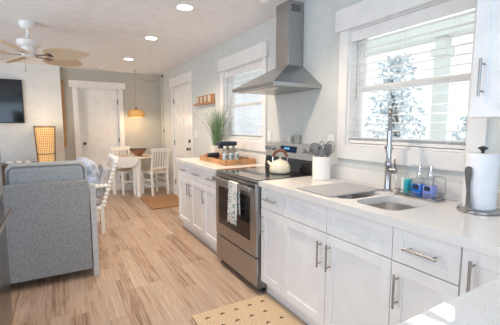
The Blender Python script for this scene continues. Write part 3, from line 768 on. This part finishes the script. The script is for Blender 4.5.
# ------------------------------------------------------------------ tray with things, plant
tx0, tx1, ty0, ty1 = 1.50, 1.885, 3.14, 3.86
t = thing('serving_tray', 'wooden serving tray with a metal handle on the far counter', 'tray', (1.70, 3.5, ZT))
z = ZT+.001
m = MB().box(tx0, tx1, ty0, ty1, z, z+.010, .002).box(tx0, tx0+.013, ty0, ty1, z+.01, z+.055, .002).box(tx1-.013, tx1, ty0, ty1, z+.01, z+.055, .002)
m.box(tx0+.013, tx1-.013, ty0, ty0+.013, z+.01, z+.055, .002).box(tx0+.013, tx1-.013, ty1-.013, ty1, z+.01, z+.055, .002); m.build('box', 'wood', t)
for y, s in ((ty0, -1), (ty1, 1)):
    c = (tx0+tx1)/2
    MB().tube([(c-.055, y+s*.002, z+.045), (c-.055, y+s*.018, z+.036), (c-.045, y+s*.02, z+.022), (c, y+s*.02, z+.018), (c+.045, y+s*.02, z+.022), (c+.055, y+s*.018, z+.036), (c+.055, y+s*.002, z+.045)], .004, 8).build('handle', 'nickel', t)
zt_ = z+.0105
def bottle(x, y, label):
    r = thing('glass_bottle', label, 'bottle', (x, y, zt_), 'bottles on the wooden tray')
    MB().lathe([(0, 0), (.031, 0), (.033, .004), (.033, .12), (.027, .142), (.014, .155), (.014, .170), (.011, .170), (.011, .154), (.024, .138), (.030, .118), (.030, .006), (0, .005)], (x, y, zt_), 20).build('glass', 'glass', r)
    MB().lathe([(0, .006), (.0295, .006), (.0295, .11), (0, .111)], (x, y, zt_), 18).build('contents', 'ceramic', r)
    MB().box(x-.010, x+.010, y-.0350, y-.0335, zt_+.06, zt_+.095).build('label_sticker', 'teal_label', r)
    MB().lathe([(0, .168), (.0165, .168), (.0165, .186), (.014, .19), (0, .19)], (x, y, zt_), 16).build('cap', 'ceramic', r)
BT = [(1.560, 3.26), (1.632, 3.26), (1.704, 3.265)]
bottle(*BT[0], 'leftmost of three clear bottles in the front of the wooden tray')
bottle(*BT[1], 'middle one of three clear bottles in the front of the wooden tray')
bottle(*BT[2], 'rightmost of three clear bottles, next to the two low glasses')
def tumbler(x, y, label):
    tag(MB().lathe([(0, 0), (.024, 0), (.029, .003), (.033, .075), (.031, .076), (.026, .01), (0, .009)], (x, y, zt_), 20).build('drinking_glass', 'glass'), label, 'glass', 'glasses on the wooden tray')
tumbler(1.772, 3.23, 'low clear drinking glass on the tray beside the bottles')
tumbler(1.836, 3.29, 'low clear drinking glass at the wall end of the tray')
# compact coffee maker
r = thing('coffee_maker', 'compact black coffee maker with a boxy head behind the bottles', 'coffee maker', (1.74, 3.50, zt_))
MB().box(1.61, 1.80, 3.42, 3.56, zt_, zt_+.022, .006, 3).build('base', 'navy', r)
MB().box(1.715, 1.80, 3.435, 3.545, zt_+.0225, zt_+.18, .008, 3).build('column', 'steel_d', r)
MB().box(1.58, 1.80, 3.425, 3.555, zt_+.1805, zt_+.228, .012, 3).box(1.60, 1.68, 3.45, 3.53, zt_+.148, zt_+.181, .006, 3).build('head', 'navy', r)
r = thing('tumbler_cup', 'navy tumbler with a copper end lying at the left of the tray', 'tumbler', (1.60, 3.72, zt_))
yv = 3.72
MB().lathe([(0, -.085), (.024, -.085), (.026, -.08), (.031, .07), (.031, .075), (0, .075)], (1.62, yv, zt_+.0545), 20, 'x').build('cup', 'navy', r)
MB().lathe([(0, -.098), (.022, -.098), (.025, -.094), (.025, -.0855), (0, -.0855)], (1.62, yv, zt_+.0545), 20, 'x').build('lid', 'copper', r)
MB().box(1.555, 1.69, 3.695, 3.745, zt_, zt_+.0232, .004).build('rest', 'wood_d', r)

# plant
gx, gy = 1.80, 4.00
r = thing('potted_grass', 'tall green ornamental grass in a pale pot at the counter end', 'plant', (gx, gy, ZT))
MB().lathe([(0, 0), (.075, 0), (.079, .004), (.094, .155), (.094, .165), (.087, .165), (.084, .148), (0, .146)], (gx, gy, ZT+.001), 28).build('pot', 'pot', r)
m = MB(); rnd = random.Random(3)
for i in range(190):
    a = rnd.uniform(0, 2*PI); rr = rnd.uniform(0, .055); L_ = rnd.uniform(.32, .60); lean = rnd.uniform(.03, .24)*(.4+rr/.055); wd = rnd.uniform(.002, .0042)
    b0 = V((gx+rr*math.cos(a), gy+rr*math.sin(a), ZT+.135)); dv_ = V((math.cos(a), math.sin(a), 0)); sv = V((-dv_.y, dv_.x, 0))
    if i < 6: lean += .10
    P = []
    for j in range(6):
        u = j/5; c = b0+V((0, 0, L_*u*(1-.12*lean*u*4*u)))+dv_*(lean*u**1.9); c.x = min(c.x, W-.03); w_ = wd*(1-u**2*.9); P.append((m.b.verts.new(c-sv*w_), m.b.verts.new(c+dv_*wd*.5), m.b.verts.new(c+sv*w_)))
    for A, B in zip(P, P[1:]):
        for q in (0, 1): m.b.faces.new((A[q], A[q+1], B[q+1], B[q])).smooth = True
m.build('leaves', 'leaf', r)

# wall rack, switches, outlets
r = thing('wall_rack', 'small wooden wall rack with four upright slots above the plant', 'wall rack', (W-.03, 4.72, 1.65))
MB().box(W-.018, W-.003, 4.36, 5.04, 1.68, 1.79, .004).build('back_board', 'wood_y', r)
MB().box(W-.06, W-.003, 4.34, 5.08, 1.655, 1.679, .003).build('ledge', 'wood_y', r)
for i in range(4):
    y = 4.45+.155*i
    MB().box(W-.040, W-.0185, y, y+.085, 1.680, 1.775, .012, 3).build('block', 'tan_seat', r)
def plate(y, z, label, cat, key='trim', hh=.06, two=False):
    r = thing(cat.replace(' ', '_'), label, cat, (W-.003, y, z))
    hw = .055 if two else .036
    MB().box(W-.008, W-.0005, y-hw, y+hw, z-hh, z+hh, .002).build('plate', key, r)
    for k in ((-.023, .023) if two else (0,)):
        if cat == 'light switch': MB().box(W-.012, W-.0085, y+k-.012, y+k+.012, z-.026, z+.026, .002).build('rocker', key, r)
        else:
            for q in (-.02, .02): MB().box(W-.0098, W-.0085, y+k-.013, y+k+.013, z+q-.012, z+q+.012, .0005).build('socket', key, r)
plate(5.13, 1.20, 'white light switch between the entry door and the wall rack', 'light switch', two=True)
plate(2.945, 1.215, 'white outlet between the small window and the range hood', 'outlet')
plate(2.03, 1.205, 'white outlet above the utensil crock', 'outlet')
r = thing('outlet', 'beige outlet in the backsplash behind the paper towels', 'outlet', (W-.025, .80, .955))
MB().box(W-.028, W-.0225, .73, .815, .927, .997, .002).build('plate', 'beige', r)
for q in (.755, .79): MB().box(W-.0298, W-.0284, q-.011, q+.011, .948, .976, .0005).build('socket', 'beige', r)

# ------------------------------------------------------------------ rugs
m = MB(); m.box(.735, 1.36, .98, 2.10, .001, .013, .004); m.mi = 1
rx0, rx1, ry1 = .735, 1.36, 2.10
for j in range(8):
    for i in range(5):
        x = rx0+.085+i*.112+(.056 if j % 2 else 0); y = ry1-.085-j*.125
        if x > rx1-.06: continue
        s_ = .018; m.prism([(x-s_*1.3, y-s_*.5), (x+s_*1.3, y-s_*.5), (x+.002, y+s_*.7)], 'z', .0128, .0138)
tag(m.build('jute_rug', ['jute', 'jute_d']), 'tan braided jute rug with dark triangle marks by the sink cabinet', 'rug')
tag(MB().box(1.235, 1.87, 5.27, 6.235, .001, .016, .004).build('doormat', 'coir'), 'brown coir doormat in front of the white entry door', 'doormat')

# ------------------------------------------------------------------ fridge
r = thing('refrigerator', 'stainless steel refrigerator at the left edge with a bar handle', 'refrigerator', (-.72, 2.25, 0))
fx_ = -.345
MB().box(-1.08, fx_-.06, 1.80, 2.70, .02, 1.75, .004).build('body', 'steel_d', r)
d_ = MB().box(fx_-.058, fx_, 1.803, 2.697, .03, .83, .006).build('freezer_drawer', 'steel_d', r)
MB().tube([(fx_+.045, 1.87, .775), (fx_+.045, 2.63+.07, .775)], .012, 10).box(fx_, fx_+.05, 1.875, 1.90, .765, .785, .003).box(fx_, fx_+.05, 2.665, 2.69, .765, .785, .003).build('handle', 'nickel', d_)
for a, b_, hy_ in ((1.803, 2.248, 2.21), (2.252, 2.697, 2.29)):
    d_ = MB().box(fx_-.058, fx_, a, b_, .84, 1.75, .006).build('door', 'steel_d', r)
    MB().tube([(fx_+.045, hy_, .95), (fx_+.045, hy_, 1.60)], .011, 10).box(fx_, fx_+.05, hy_-.01, hy_+.01, .96, .985, .003).box(fx_, fx_+.05, hy_-.01, hy_+.01, 1.565, 1.59, .003).build('handle', 'nickel', d_)

# ------------------------------------------------------------------ sofa
sf = thing('sofa', 'blue grey tweed sofa seen from behind, facing the television', 'sofa', (-.42, 3.55, 0))
for a, b_ in ((-.402, .198), (-1.03, -.43)):
    MB().box(a, b_, 3.13, 3.215, .075, .868, .012, 3).build('back_panel', 'fabric', sf)
    cu = MB().box(a+.005, b_-.005, 3.218, 3.42, .50, 1.025, .06, 5).build('back_cushion', 'fabric2', sf)
    MB().tube([(x, 3.226, z_) for x, z_ in rrect(a+.02, b_-.02, .52, 1.005, .06, 5)], .006, 6, closed=True).build('piping', 'fabric', cu)
    MB().box(a+.002, b_-.002, 3.43, 3.98, .30, .48, .04, 4).build('seat_cushion', 'fabric2', sf)
MB().box(-1.03, .198, 3.22, 3.97, .10, .295, .01).build('base', 'fabric', sf)
for a in (.203, -1.083):
    MB().box(a, a+.048, 3.135, 3.20, .0, .83, .006).box(a, a+.048, 3.2, 3.98, .08, .63, .01).box(a, a+.048, 3.90, 3.96, 0, .1).build('arm', 'greywood', sf)

# ------------------------------------------------------------------ bobbin-turned armchair + pillow
ac = thing('bobbin_armchair', 'white bobbin-turned armchair with grey cushions beside the sofa', 'armchair', (.2, 4.68, 0))
def bobbin(p, q, r=.030, step=.048):
    p, q = V(p), V(q); L_ = (q-p).length; n = max(2, int(L_/step)); pts = []; rs = []
    for i in range(n*6+1):
        u = i/(n*6); pts.append(p.lerp(q, u)); rs.append(r*(.45+.55*abs(math.sin(PI*u*n))))
    return pts, rs
for y in (4.38, 4.98):
    MB().tube(*bobbin((.42, y, .33), (.605, y, .91)), 10).build('back_post', 'white', ac)
    MB().box(.395, .435, y-.018, y+.018, 0, .36, .004).build('rear_leg', 'white', ac)
    MB().tube(*bobbin((-.02, y, .0), (-.02, y, .60)), 10).build('front_leg', 'white', ac)
    MB().tube(*bobbin((-.07, y, .60), (.495, y, .60)), 10).build('arm', 'white', ac)
    MB().tube(*bobbin((-.02, y, .30), (.41, y, .33)), 10).build('side_rail', 'white', ac)
MB().tube(*bobbin((.608, 4.36, .915), (.608, 5.0, .915), .032), 10).build('top_rail', 'white', ac)
MB().tube(*bobbin((-.02, 4.38, .30), (-.02, 4.98, .30)), 10).build('front_rail', 'white', ac)
MB().box(-.04, .415, 4.405, 4.955, .345, .46, .045, 4).build('seat_cushion', 'tuft', ac)
m = MB()
rt = Matrix.Translation((.495, 4.68, .67)) @ Matrix.Rotation(math.radians(17.5), 4, 'Y')
m.box(-.085, .015, -.275, .275, -.24, .15, .04, 4, rot=rt)
for i in range(4):
    for s_ in (-1, 1):
        pass
m.build('back_cushion', 'tuft', ac)
mt2 = Matrix.Translation((.30, 4.62, .725)) @ Matrix.Rotation(math.radians(10), 4, 'Z') @ Matrix.Rotation(math.radians(70), 4, 'Y') @ Matrix.Rotation(math.radians(8), 4, 'Z')
tag(MB().pillow(.44, .46, .22, mt2).build('throw_pillow', 'pillow'), 'blue and white throw pillow leaning in the bobbin armchair', 'pillow')

# ------------------------------------------------------------------ dining corner
TC = V((1.215, 6.73)); TR = .405; od = V((-.8, -.6)); hl = V((.6, -.8)); off = .20
tb = thing('dining_table', 'white round drop-leaf dining table in the far corner', 'table', (TC.x, TC.y, 0))
phi = math.acos(off/TR); base_a = math.atan2(od.y, od.x)
def circ(a): return (TC.x+TR*math.cos(a), TC.y+TR*math.sin(a))
P = [circ(base_a+phi+(2*PI-2*phi)*i/40) for i in range(41)]
MB().prism(P, 'z', .728, .752).build('tabletop', 'white', tb)
# leaf hanging straight down from the hinge edge
hc = TC+od*(off+.012); hw = TR*math.sin(phi); dep = TR-off-.045
m = MB(); A, B = [], []
lp = [(-hw, .735)]+[(-hw*math.cos(PI*i/20), .735-.03-dep*math.sin(PI*i/20)) for i in range(21)]+[(hw, .735)]
A = [m.b.verts.new((hc.x+hl.x*s_, hc.y+hl.y*s_, z_)) for s_, z_ in lp]; B = [m.b.verts.new((hc.x+hl.x*s_+od.x*.018, hc.y+hl.y*s_+od.y*.018, z_)) for s_, z_ in lp]
m.b.faces.new(A); m.b.faces.new(B[::-1])
for i in range(len(lp)): m.b.faces.new((A[i], B[i], B[(i+1) % len(lp)], A[(i+1) % len(lp)]))
m.build('drop_leaf', 'white', tb)
rz = Matrix.Rotation(math.atan2(hl.y, hl.x), 4, 'Z')
for s_, o_ in ((-.31, off-.03), (.30, off-.03), (.10, .045)):
    c = TC+hl*s_+od*o_
    m = MB(); T_ = Matrix.Translation((c.x, c.y, 0)) @ rz
    m.hull8([(-.032, -.022, 0), (.032, -.022, 0), (.032, .022, 0), (-.032, .022, 0), (-.05, -.022, .727), (.05, -.022, .727), (.05, .022, .727), (-.05, .022, .727)])
    bmesh.ops.transform(m.b, matrix=T_, verts=m.b.verts); m.build('leg', 'white', tb)
m = MB()
m.box(-.26, .26, .165-.02-.35, .165-.35, .64, .726).box(-.26, .26, .155, .172, .64, .70)
bmesh.ops.transform(m.b, matrix=Matrix.Translation((TC.x, TC.y, 0)) @ rz, verts=m.b.verts); m.build('apron', 'white', tb)

def chair():
    """origin under the seat, faces +Y locally"""
    t = thing('dining_chair', 'white slat-back dining chair with a tan seat on the right of the table', 'chair', (0, 0, 0), 'chairs at the drop-leaf table')
    w2, dp, sh = .17, .40, .45
    MB().box(-w2-.01, w2+.01, -.19, .20, sh-.02, sh, .006).build('seat_frame', 'white', t)
    MB().box(-w2, w2, -.165, .195, sh+.0005, sh+.028, .012, 3).build('seat', 'tan_seat', t)
    for s_ in (-1, 1):
        MB().hull8([(s_*w2-.016, -.225, 0), (s_*w2+.016, -.225, 0), (s_*w2+.016, -.19, 0), (s_*w2-.016, -.19, 0), (s_*w2-.018, -.205, sh), (s_*w2+.018, -.205, sh), (s_*w2+.018, -.168, sh), (s_*w2-.018, -.168, sh)])\
            .hull8([(s_*w2-.018, -.205, sh), (s_*w2+.018, -.205, sh), (s_*w2+.018, -.168, sh), (s_*w2-.018, -.168, sh), (s_*w2-.016, -.265, .87), (s_*w2+.016, -.265, .87), (s_*w2+.016, -.24, .87), (s_*w2-.016, -.24, .87)]).build('leg', 'white', t)
        MB().box(s_*(w2-.012)-.018, s_*(w2-.012)+.018, .155, .19, 0, sh-.021, .003).build('leg', 'white', t)
    def yb(z): return -.187-(z-sh)/.42*.066
    MB().hull8([(-w2-.03, yb(.85)-.014, .845), (w2+.03, yb(.85)-.014, .845), (w2+.03, yb(.85)+.012, .845), (-w2-.03, yb(.85)+.012, .845), (-w2-.035, yb(.92)-.014, .915), (w2+.035, yb(.92)-.014, .915), (w2+.035, yb(.92)+.012, .915), (-w2-.035, yb(.92)+.012, .915)]).build('top_rail', 'white', t)
    MB().box(-w2, w2, yb(.53)-.01, yb(.53)+.01, .515, .55, .003).build('lower_rail', 'white', t)
    for i in range(5):
        x = -.11+.055*i
        MB().hull8([(x-.011, yb(.54)-.006, .545), (x+.011, yb(.54)-.006, .545), (x+.011, yb(.54)+.006, .545), (x-.011, yb(.54)+.006, .545), (x-.011, yb(.85)-.006, .85), (x+.011, yb(.85)-.006, .85), (x+.011, yb(.85)+.006, .85), (x-.011, yb(.85)+.006, .85)]).build('slat', 'white', t)
    MB().box(-w2+.01, w2-.01, .162, .178, .24, .27).build('stretcher', 'white', t)
    for s_ in (-1, 1):
        for z_ in (.17, .29): MB().box(s_*(w2-.008)-.009, s_*(w2-.008)+.009, -.19, .165, z_, z_+.024).build('stretcher', 'white', t)
    return t
c1 = chair(); c1.location = (1.585, 6.535, 0); c1.rotation_euler = (0, 0, math.radians(18))
dup(c1, (1.13, 6.905, 0), math.radians(180+15), 'white slat-back dining chair behind the table against the far wall')
def placemat(x, y, label, rz_):
    m = MB().prism([(.115*math.cos(2*PI*i/32), .095*math.sin(2*PI*i/32)) for i in range(32)], 'z', 0, .006)
    o = m.build('placemat', 'wood_y', org=(0, 0, 0)); o.location = (x, y, .7525); o.rotation_euler = (0, 0, rz_); tag(o, label, 'placemat', 'placemats on the table')
placemat(1.08, 6.775, 'brown woven placemat left of the bowl on the dining table', math.radians(-30))
placemat(1.40, 6.525, 'brown woven placemat right of the bowl on the dining table', math.radians(30))
bx, by = 1.335, 6.725
r = thing('fruit_bowl', 'large brown bowl with a dark blue rim on the dining table', 'bowl', (bx, by, .753))
MB().lathe([(0, .0), (.06, .0), (.065, .008), (.10, .05), (.155, .105), (.165, .125), (.158, .125), (.095, .058), (.05, .022), (0, .018)], (bx, by, .753), 32).build('body', 'bowl', r)
MB().lathe([(.1655, .125), (.168, .125), (.169, .137), (.158, .137), (.157, .1255)], (bx, by, .753), 32, cap=False).build('rim', 'navy', r)

# ------------------------------------------------------------------ pendant with swagged cord
pxx, pyy = 1.35, 6.86
pd = thing('pendant_lamp', 'woven rattan pendant lamp hanging over the dining table', 'lamp', (pxx, pyy, 1.5))
m = MB(); prof = [(.085, 1.655), (.125, 1.645), (.155, 1.61), (.158, 1.575), (.148, 1.53), (.128, 1.508)]
m.lathe(prof, (pxx, pyy, 0), 32, cap=False); sh = m.build('shade', 'pend_on', pd); sol = sh.modifiers.new('thick', 'SOLIDIFY'); sol.thickness = .004
m = MB()
for i in range(28):
    a = 2*PI*i/28
    m.tube([(pxx+(r_+.004)*math.cos(a+.35*j), pyy+(r_+.004)*math.sin(a+.35*j), z_) for j, (r_, z_) in enumerate(prof)], .0035, 5)
    m.tube([(pxx+(r_+.004)*math.cos(a-.35*j), pyy+(r_+.004)*math.sin(a-.35*j), z_) for j, (r_, z_) in enumerate(prof)], .0035, 5)
m.build('weave', 'rattan', pd)
MB().blob((pxx, pyy, 1.58), .04, .04, .05).build('bulb', 'bulb_on', pd)
MB().lathe([(.02, 1.63), (.02, 1.69), (.008, 1.70)], (pxx, pyy, 0), 14).build('socket', 'dark_metal', pd)
hk = V((W-.03, 7.0, 2.37))
pts = [(pxx, pyy, 1.69), (pxx, pyy, 2.385)]
a_, b_ = V((pxx, pyy, 2.385)), hk
pts += [a_.lerp(b_, u)+V((0, 0, -.55*u*(1-u)*1.0)) for u in [i/12 for i in range(1, 13)]]
pts += [(W-.012, 7.0, 2.30), (W-.012, 7.0, 1.2), (W-.012, 6.99, .35)]
MB().tube(pts, .004, 6).build('cord', 'cord', pd)
MB().box(W-.02, W-.005, 6.985, 7.015, 1.20, 1.26, .003).build('cord_switch', 'black', pd)
MB().lathe([(.016, CE-.012), (.016, CE-.001)], (pxx, pyy, 0), 14).tube([(pxx, pyy, CE-.012), (pxx, pyy, CE-.03)], .004, 6).build('ceiling_hook', 'dark_metal', pd)
MB().box(W-.02, W-.002, 6.98, 7.02, 2.34, 2.40, .003).tube([(W-.01, 7.0, 2.37), hk], .005, 6).build('wall_hook', 'dark_metal', pd)
ld = bpy.data.lights.new('pendant_glow', 'POINT'); lo = bpy.data.objects.new('pendant_glow', ld); C.objects.link(lo); lo.parent = pd; lo.location = (0, 0, -.03); ld.energy = 5; ld.color = (1, .72, .42); ld.shadow_soft_size = .08

# ------------------------------------------------------------------ ceiling lamps, detector, cover
def downlight(x, y, label, watts=58):
    r = thing('ceiling_light', label, 'ceiling light', (x, y, CE), 'recessed ceiling lights')
    MB().lathe([(.068, -.001), (.095, -.001), (.096, -.006), (.085, -.012), (.070, -.012), (.068, -.009)], (x, y, CE), 32, cap=False).build('trim_ring', 'trim', r)
    MB().lathe([(0, -.009), (.069, -.009), (.069, -.002), (0, -.002)], (x, y, CE), 32).build('diffuser', 'lamp_on', r)
    l = bpy.data.lights.new('downlight_glow', 'SPOT'); o = bpy.data.objects.new('downlight_glow', l); C.objects.link(o); o.parent = r; o.location = (0, 0, -.03)
    l.energy = watts; l.color = (1, .79, .58); l.spot_size = math.radians(140); l.spot_blend = .7; l.shadow_soft_size = .07
downlight(1.055, 3.02, 'nearest of the three recessed ceiling lights, above the aisle')
downlight(1.045, 4.25, 'middle of the three recessed ceiling lights')
downlight(1.06, 1.76, 'recessed ceiling light over the sink end of the aisle, above the frame', 46)
downlight(1.04, 5.72, 'farthest of the three recessed ceiling lights, near the pendant', 26)
tag(MB().lathe([(0, -.03), (.045, -.03), (.058, -.022), (.06, -.001), (0, -.001)], (.75, 6.80, CE), 24).build('smoke_detector', 'trim'), 'white round smoke detector on the ceiling near the far door', 'smoke detector')
tag(MB().lathe([(0, -.02), (.03, -.02), (.045, -.012), (.047, -.001), (0, -.001)], (1.625, 2.56, CE), 24).build('ceiling_cover', 'trim'), 'small white round cover on the ceiling left of the hood chimney', 'ceiling cover')

# ------------------------------------------------------------------ ceiling fan
fx0, fy0 = -.225, 4.27
fn = thing('ceiling_fan', 'white ceiling fan with woven leaf shaped blades', 'ceiling fan', (fx0, fy0, CE))
c0 = (fx0, fy0, CE)
MB().lathe([(0, -.001), (.072, -.001), (.074, -.03), (.065, -.06), (.045, -.075), (.015, -.078)], c0, 28).build('canopy', 'trim', fn)
MB().lathe([(.014, -.07), (.014, -.17)], c0, 14).build('downrod', 'trim', fn)
MB().lathe([(.018, -.14), (.028, -.16), (.045, -.172), (.09, -.182), (.108, -.195), (.108, -.228), (.095, -.25), (.07, -.262), (.066, -.31), (.062, -.345), (.045, -.358), (0, -.36)], c0, 36).build('motor', 'trim', fn)
A0 = -34; zb_ = CE-.335
for i in range(5):
    a = math.radians(A0+72*i); R_ = Matrix.Translation((fx0, fy0, zb_)) @ Matrix.Rotation(a, 4, 'Z') @ Matrix.Rotation(math.radians(-18), 4, 'X')
    m = MB(); L0, L1 = .17, .65; out = []
    for j in range(25):
        u = j/24; x = L0+(L1-L0)*u; hw_ = .118*(math.sin(PI*(u**.72)*.97+.03))**.62 if 0 < u < 1 else .012
        out.append((x, hw_))
    poly = [(x, h_) for x, h_ in out]+[(x, -h_) for x, h_ in reversed(out)]
    m.prism(poly, 'z', -.004, .004); bmesh.ops.transform(m.b, matrix=R_, verts=m.b.verts); bl = m.build('blade', 'blade', fn)
    m = MB(); m.box(.07, .25, -.012, .012, -.012, -.0045, .002).box(.20, .25, -.035, .035, -.012, -.0045, .003); bmesh.ops.transform(m.b, matrix=R_, verts=m.b.verts); m.build('blade_iron', 'nickel', bl)
MB().tube([(fx0-.04, fy0-.03, CE-.335), (fx0-.04, fy0-.03, CE-.50)], .002, 6).lathe([(0, -.52), (.006, -.515), (.007, -.505), (0, -.495)], (fx0-.04, fy0-.03, CE), 10).build('pull_chain', 'nickel', fn)

# ------------------------------------------------------------------ television wall
tv = thing('television', 'black flat television mounted on the white wall', 'television', (-1.12, TVY-.04, 1.39))
MB().box(-1.75, -.505, TVY-.055, TVY-.022, 1.385, 2.125, .004).build('bezel', 'black', tv)
MB().box(-1.735, -.52, TVY-.0575, TVY-.0552, 1.40, 2.11).build('screen', 'tv', tv)
MB().box(-1.4, -.8, TVY-.0218, TVY-.001, 1.6, 1.9).build('mount', 'black', tv)
cs = thing('console_table', 'dark wood console table against the television wall', 'console table', (-1.1, 6.82, 0))
MB().box(-1.9, -.37, 6.60, 7.03, .665, .70, .004).build('top', 'wood_d', cs)
MB().box(-1.86, -.41, 6.63, 7.02, .20, .664, .003).build('cabinet_body', 'wood_d', cs)
for x in (-1.85, -.45):
    for y in (6.65, 6.98): MB().box(x-.025, x+.025, y-.025, y+.025, 0, .199).build('leg', 'wood_d', cs)
for i, (x, wd, lab) in enumerate(((-.725, .055, 'leftmost of the three pale shells on the dark console'), (-.60, .045, 'middle of the three pale shells on the dark console'), (-.475, .05, 'rightmost of the three pale shells, nearest the rattan lamp'))):
    tag(MB().blob((x, 6.68, .7005+.03), wd, .04, .03, 2.2).build('shell', 'candle'), lab, 'shell', 'shells on the console table')
# rattan floor lamp
lx, ly = -.205, 6.72
fl = thing('floor_lamp', 'lit tapered rattan floor lamp beside the console table', 'lamp', (lx, ly, 0))
def lw(z_): return .095+.055*z_/1.33 if z_ < 1.33 else .15
mp_ = MB()
for sx in (-1, 1):
    for sy in (-1, 1): mp_.tube([(lx+sx*lw(0), ly+sy*lw(0), 0), (lx+sx*lw(1.33), ly+sy*lw(1.33), 1.335)], .008, 6)
for z_ in (.02, .45, .86, 1.325):
    q = lw(z_); mp_.tube([(lx-q, ly-q, z_), (lx+q, ly-q, z_), (lx+q, ly+q, z_), (lx-q, ly+q, z_)], .008, 6, closed=True)
mp_.build('frame', 'wood_d', fl)
m = MB()
for k in range(4):
    rot = Matrix.Rotation(PI/2*k, 3, 'Z')
    for i in range(1, 10):
        u = -1+2*i/10
        m.tube([V((lx, ly, 0))+rot @ V((u*lw(.02), -lw(.02), .02)), V((lx, ly, 0))+rot @ V((u*lw(1.32), -lw(1.32), 1.32))], .004, 4)
    for i in range(44):
        z_ = .04+i*.0295; q = lw(z_); m.tube([V((lx, ly, z_))+rot @ V((-q, -q-.002, 0)), V((lx, ly, z_))+rot @ V((q, -q-.002, 0))], .0038, 4)
m.build('rattan_strips', 'rattan', fl)
m = MB(); q0, q1 = lw(.5)-.012, lw(1.3)-.012
m.hull8([(lx-.08, ly-.08, .06), (lx+.08, ly-.08, .06), (lx+.08, ly+.08, .06), (lx-.08, ly+.08, .06), (lx-q1, ly-q1, 1.31), (lx+q1, ly-q1, 1.31), (lx+q1, ly+q1, 1.31), (lx-q1, ly+q1, 1.31)]); m.build('lamp_shade', 'shade_on', fl)
MB().lathe([(0, .93), (.10, .93), (.10, 1.15), (0, 1.15)], (lx, ly, 0), 24).build('glowing_core', 'core_on', fl)
m = MB(); m.prism([(lx+.13*(.2+.8*0)+.01, 1.30), (lx+.13, 1.30), (lx-.01, .05), (lx-.03, .05)], 'y', ly-.155, ly-.15)
ld = bpy.data.lights.new('floor_lamp_glow', 'POINT'); lo = bpy.data.objects.new('floor_lamp_glow', ld); C.objects.link(lo); lo.parent = fl; lo.location = (.0, -.2, 1.45); ld.energy = 4; ld.color = (1, .7, .4); ld.shadow_soft_size = .1
m.b.free()
tag(MB().box(.078, .122, FAR-.03, FAR-.002, .94, 2.19, .004).build('wall_plank', 'wood'), 'tall narrow brown wooden plank hung beside the far door', 'wall plank')

# ------------------------------------------------------------------ outdoors
struct('ground', MB().box(2.2, 40, -20, 40, -.5, -.4), 'ground')
pp = thing('porch_post', 'pale porch post seen through the sink window', 'post', (4.2, 2.48, -.4))
MB().box(4.13, 4.27, 2.41, 2.55, -.4, 2.42, .01).build('shaft', 'porch', pp)
MB().box(4.10, 4.30, 2.38, 2.58, 2.2, 2.3, .01).build('collar', 'porch', pp)
tag(MB().box(4.08, 4.32, -3, 12, 2.425, 2.62, .01).build('porch_beam', 'porch'), 'long pale porch beam outside above the porch post', 'beam')
def tree(x, y, h, rr, label, seed, n=1000):
    rn = random.Random(seed); t = thing('tree', label, 'tree', (x, y, -.4), 'trees outside the windows')
    MB().tube([(x, y, -.4), (x+.1, y, h*.4), (x, y+.1, h*.8)], [.12, .09, .03], 8).build('trunk', 'bark', t)
    m = MB()
    for i in range(n):
        a = rn.uniform(0, 2*PI); u = rn.uniform(0, 1); z_ = h*(.12+.88*u); q = rr*(1-.55*u*u)*rn.uniform(.1, 1)
        c = V((x+q*math.cos(a), y+q*math.sin(a), z_-.1)); R3 = Matrix.Rotation(rn.uniform(0, 6), 3, 'Z') @ Matrix.Rotation(rn.uniform(-1.6, 1.6), 3, 'X') @ Matrix.Rotation(rn.uniform(-1.6, 1.6), 3, 'Y')
        s_ = rn.uniform(.025, .065); P_ = [c+R3 @ V(p) for p in ((-s_*1.6, 0, 0), (0, -s_*.6, .03), (s_*1.6, 0, 0), (0, s_*.6, .03))]
        v = [m.b.verts.new(p) for p in P_]; m.b.faces.new(v); 
    m.build('foliage', 'foliage', t)
tree(6.5, 4.85, 2.95, .7, 'bushy tree outside, left of the porch post in the sink window', 1)
tree(6.9, 3.3, 1.6, .62, 'low shrub outside, at the lower right of the sink window', 2)
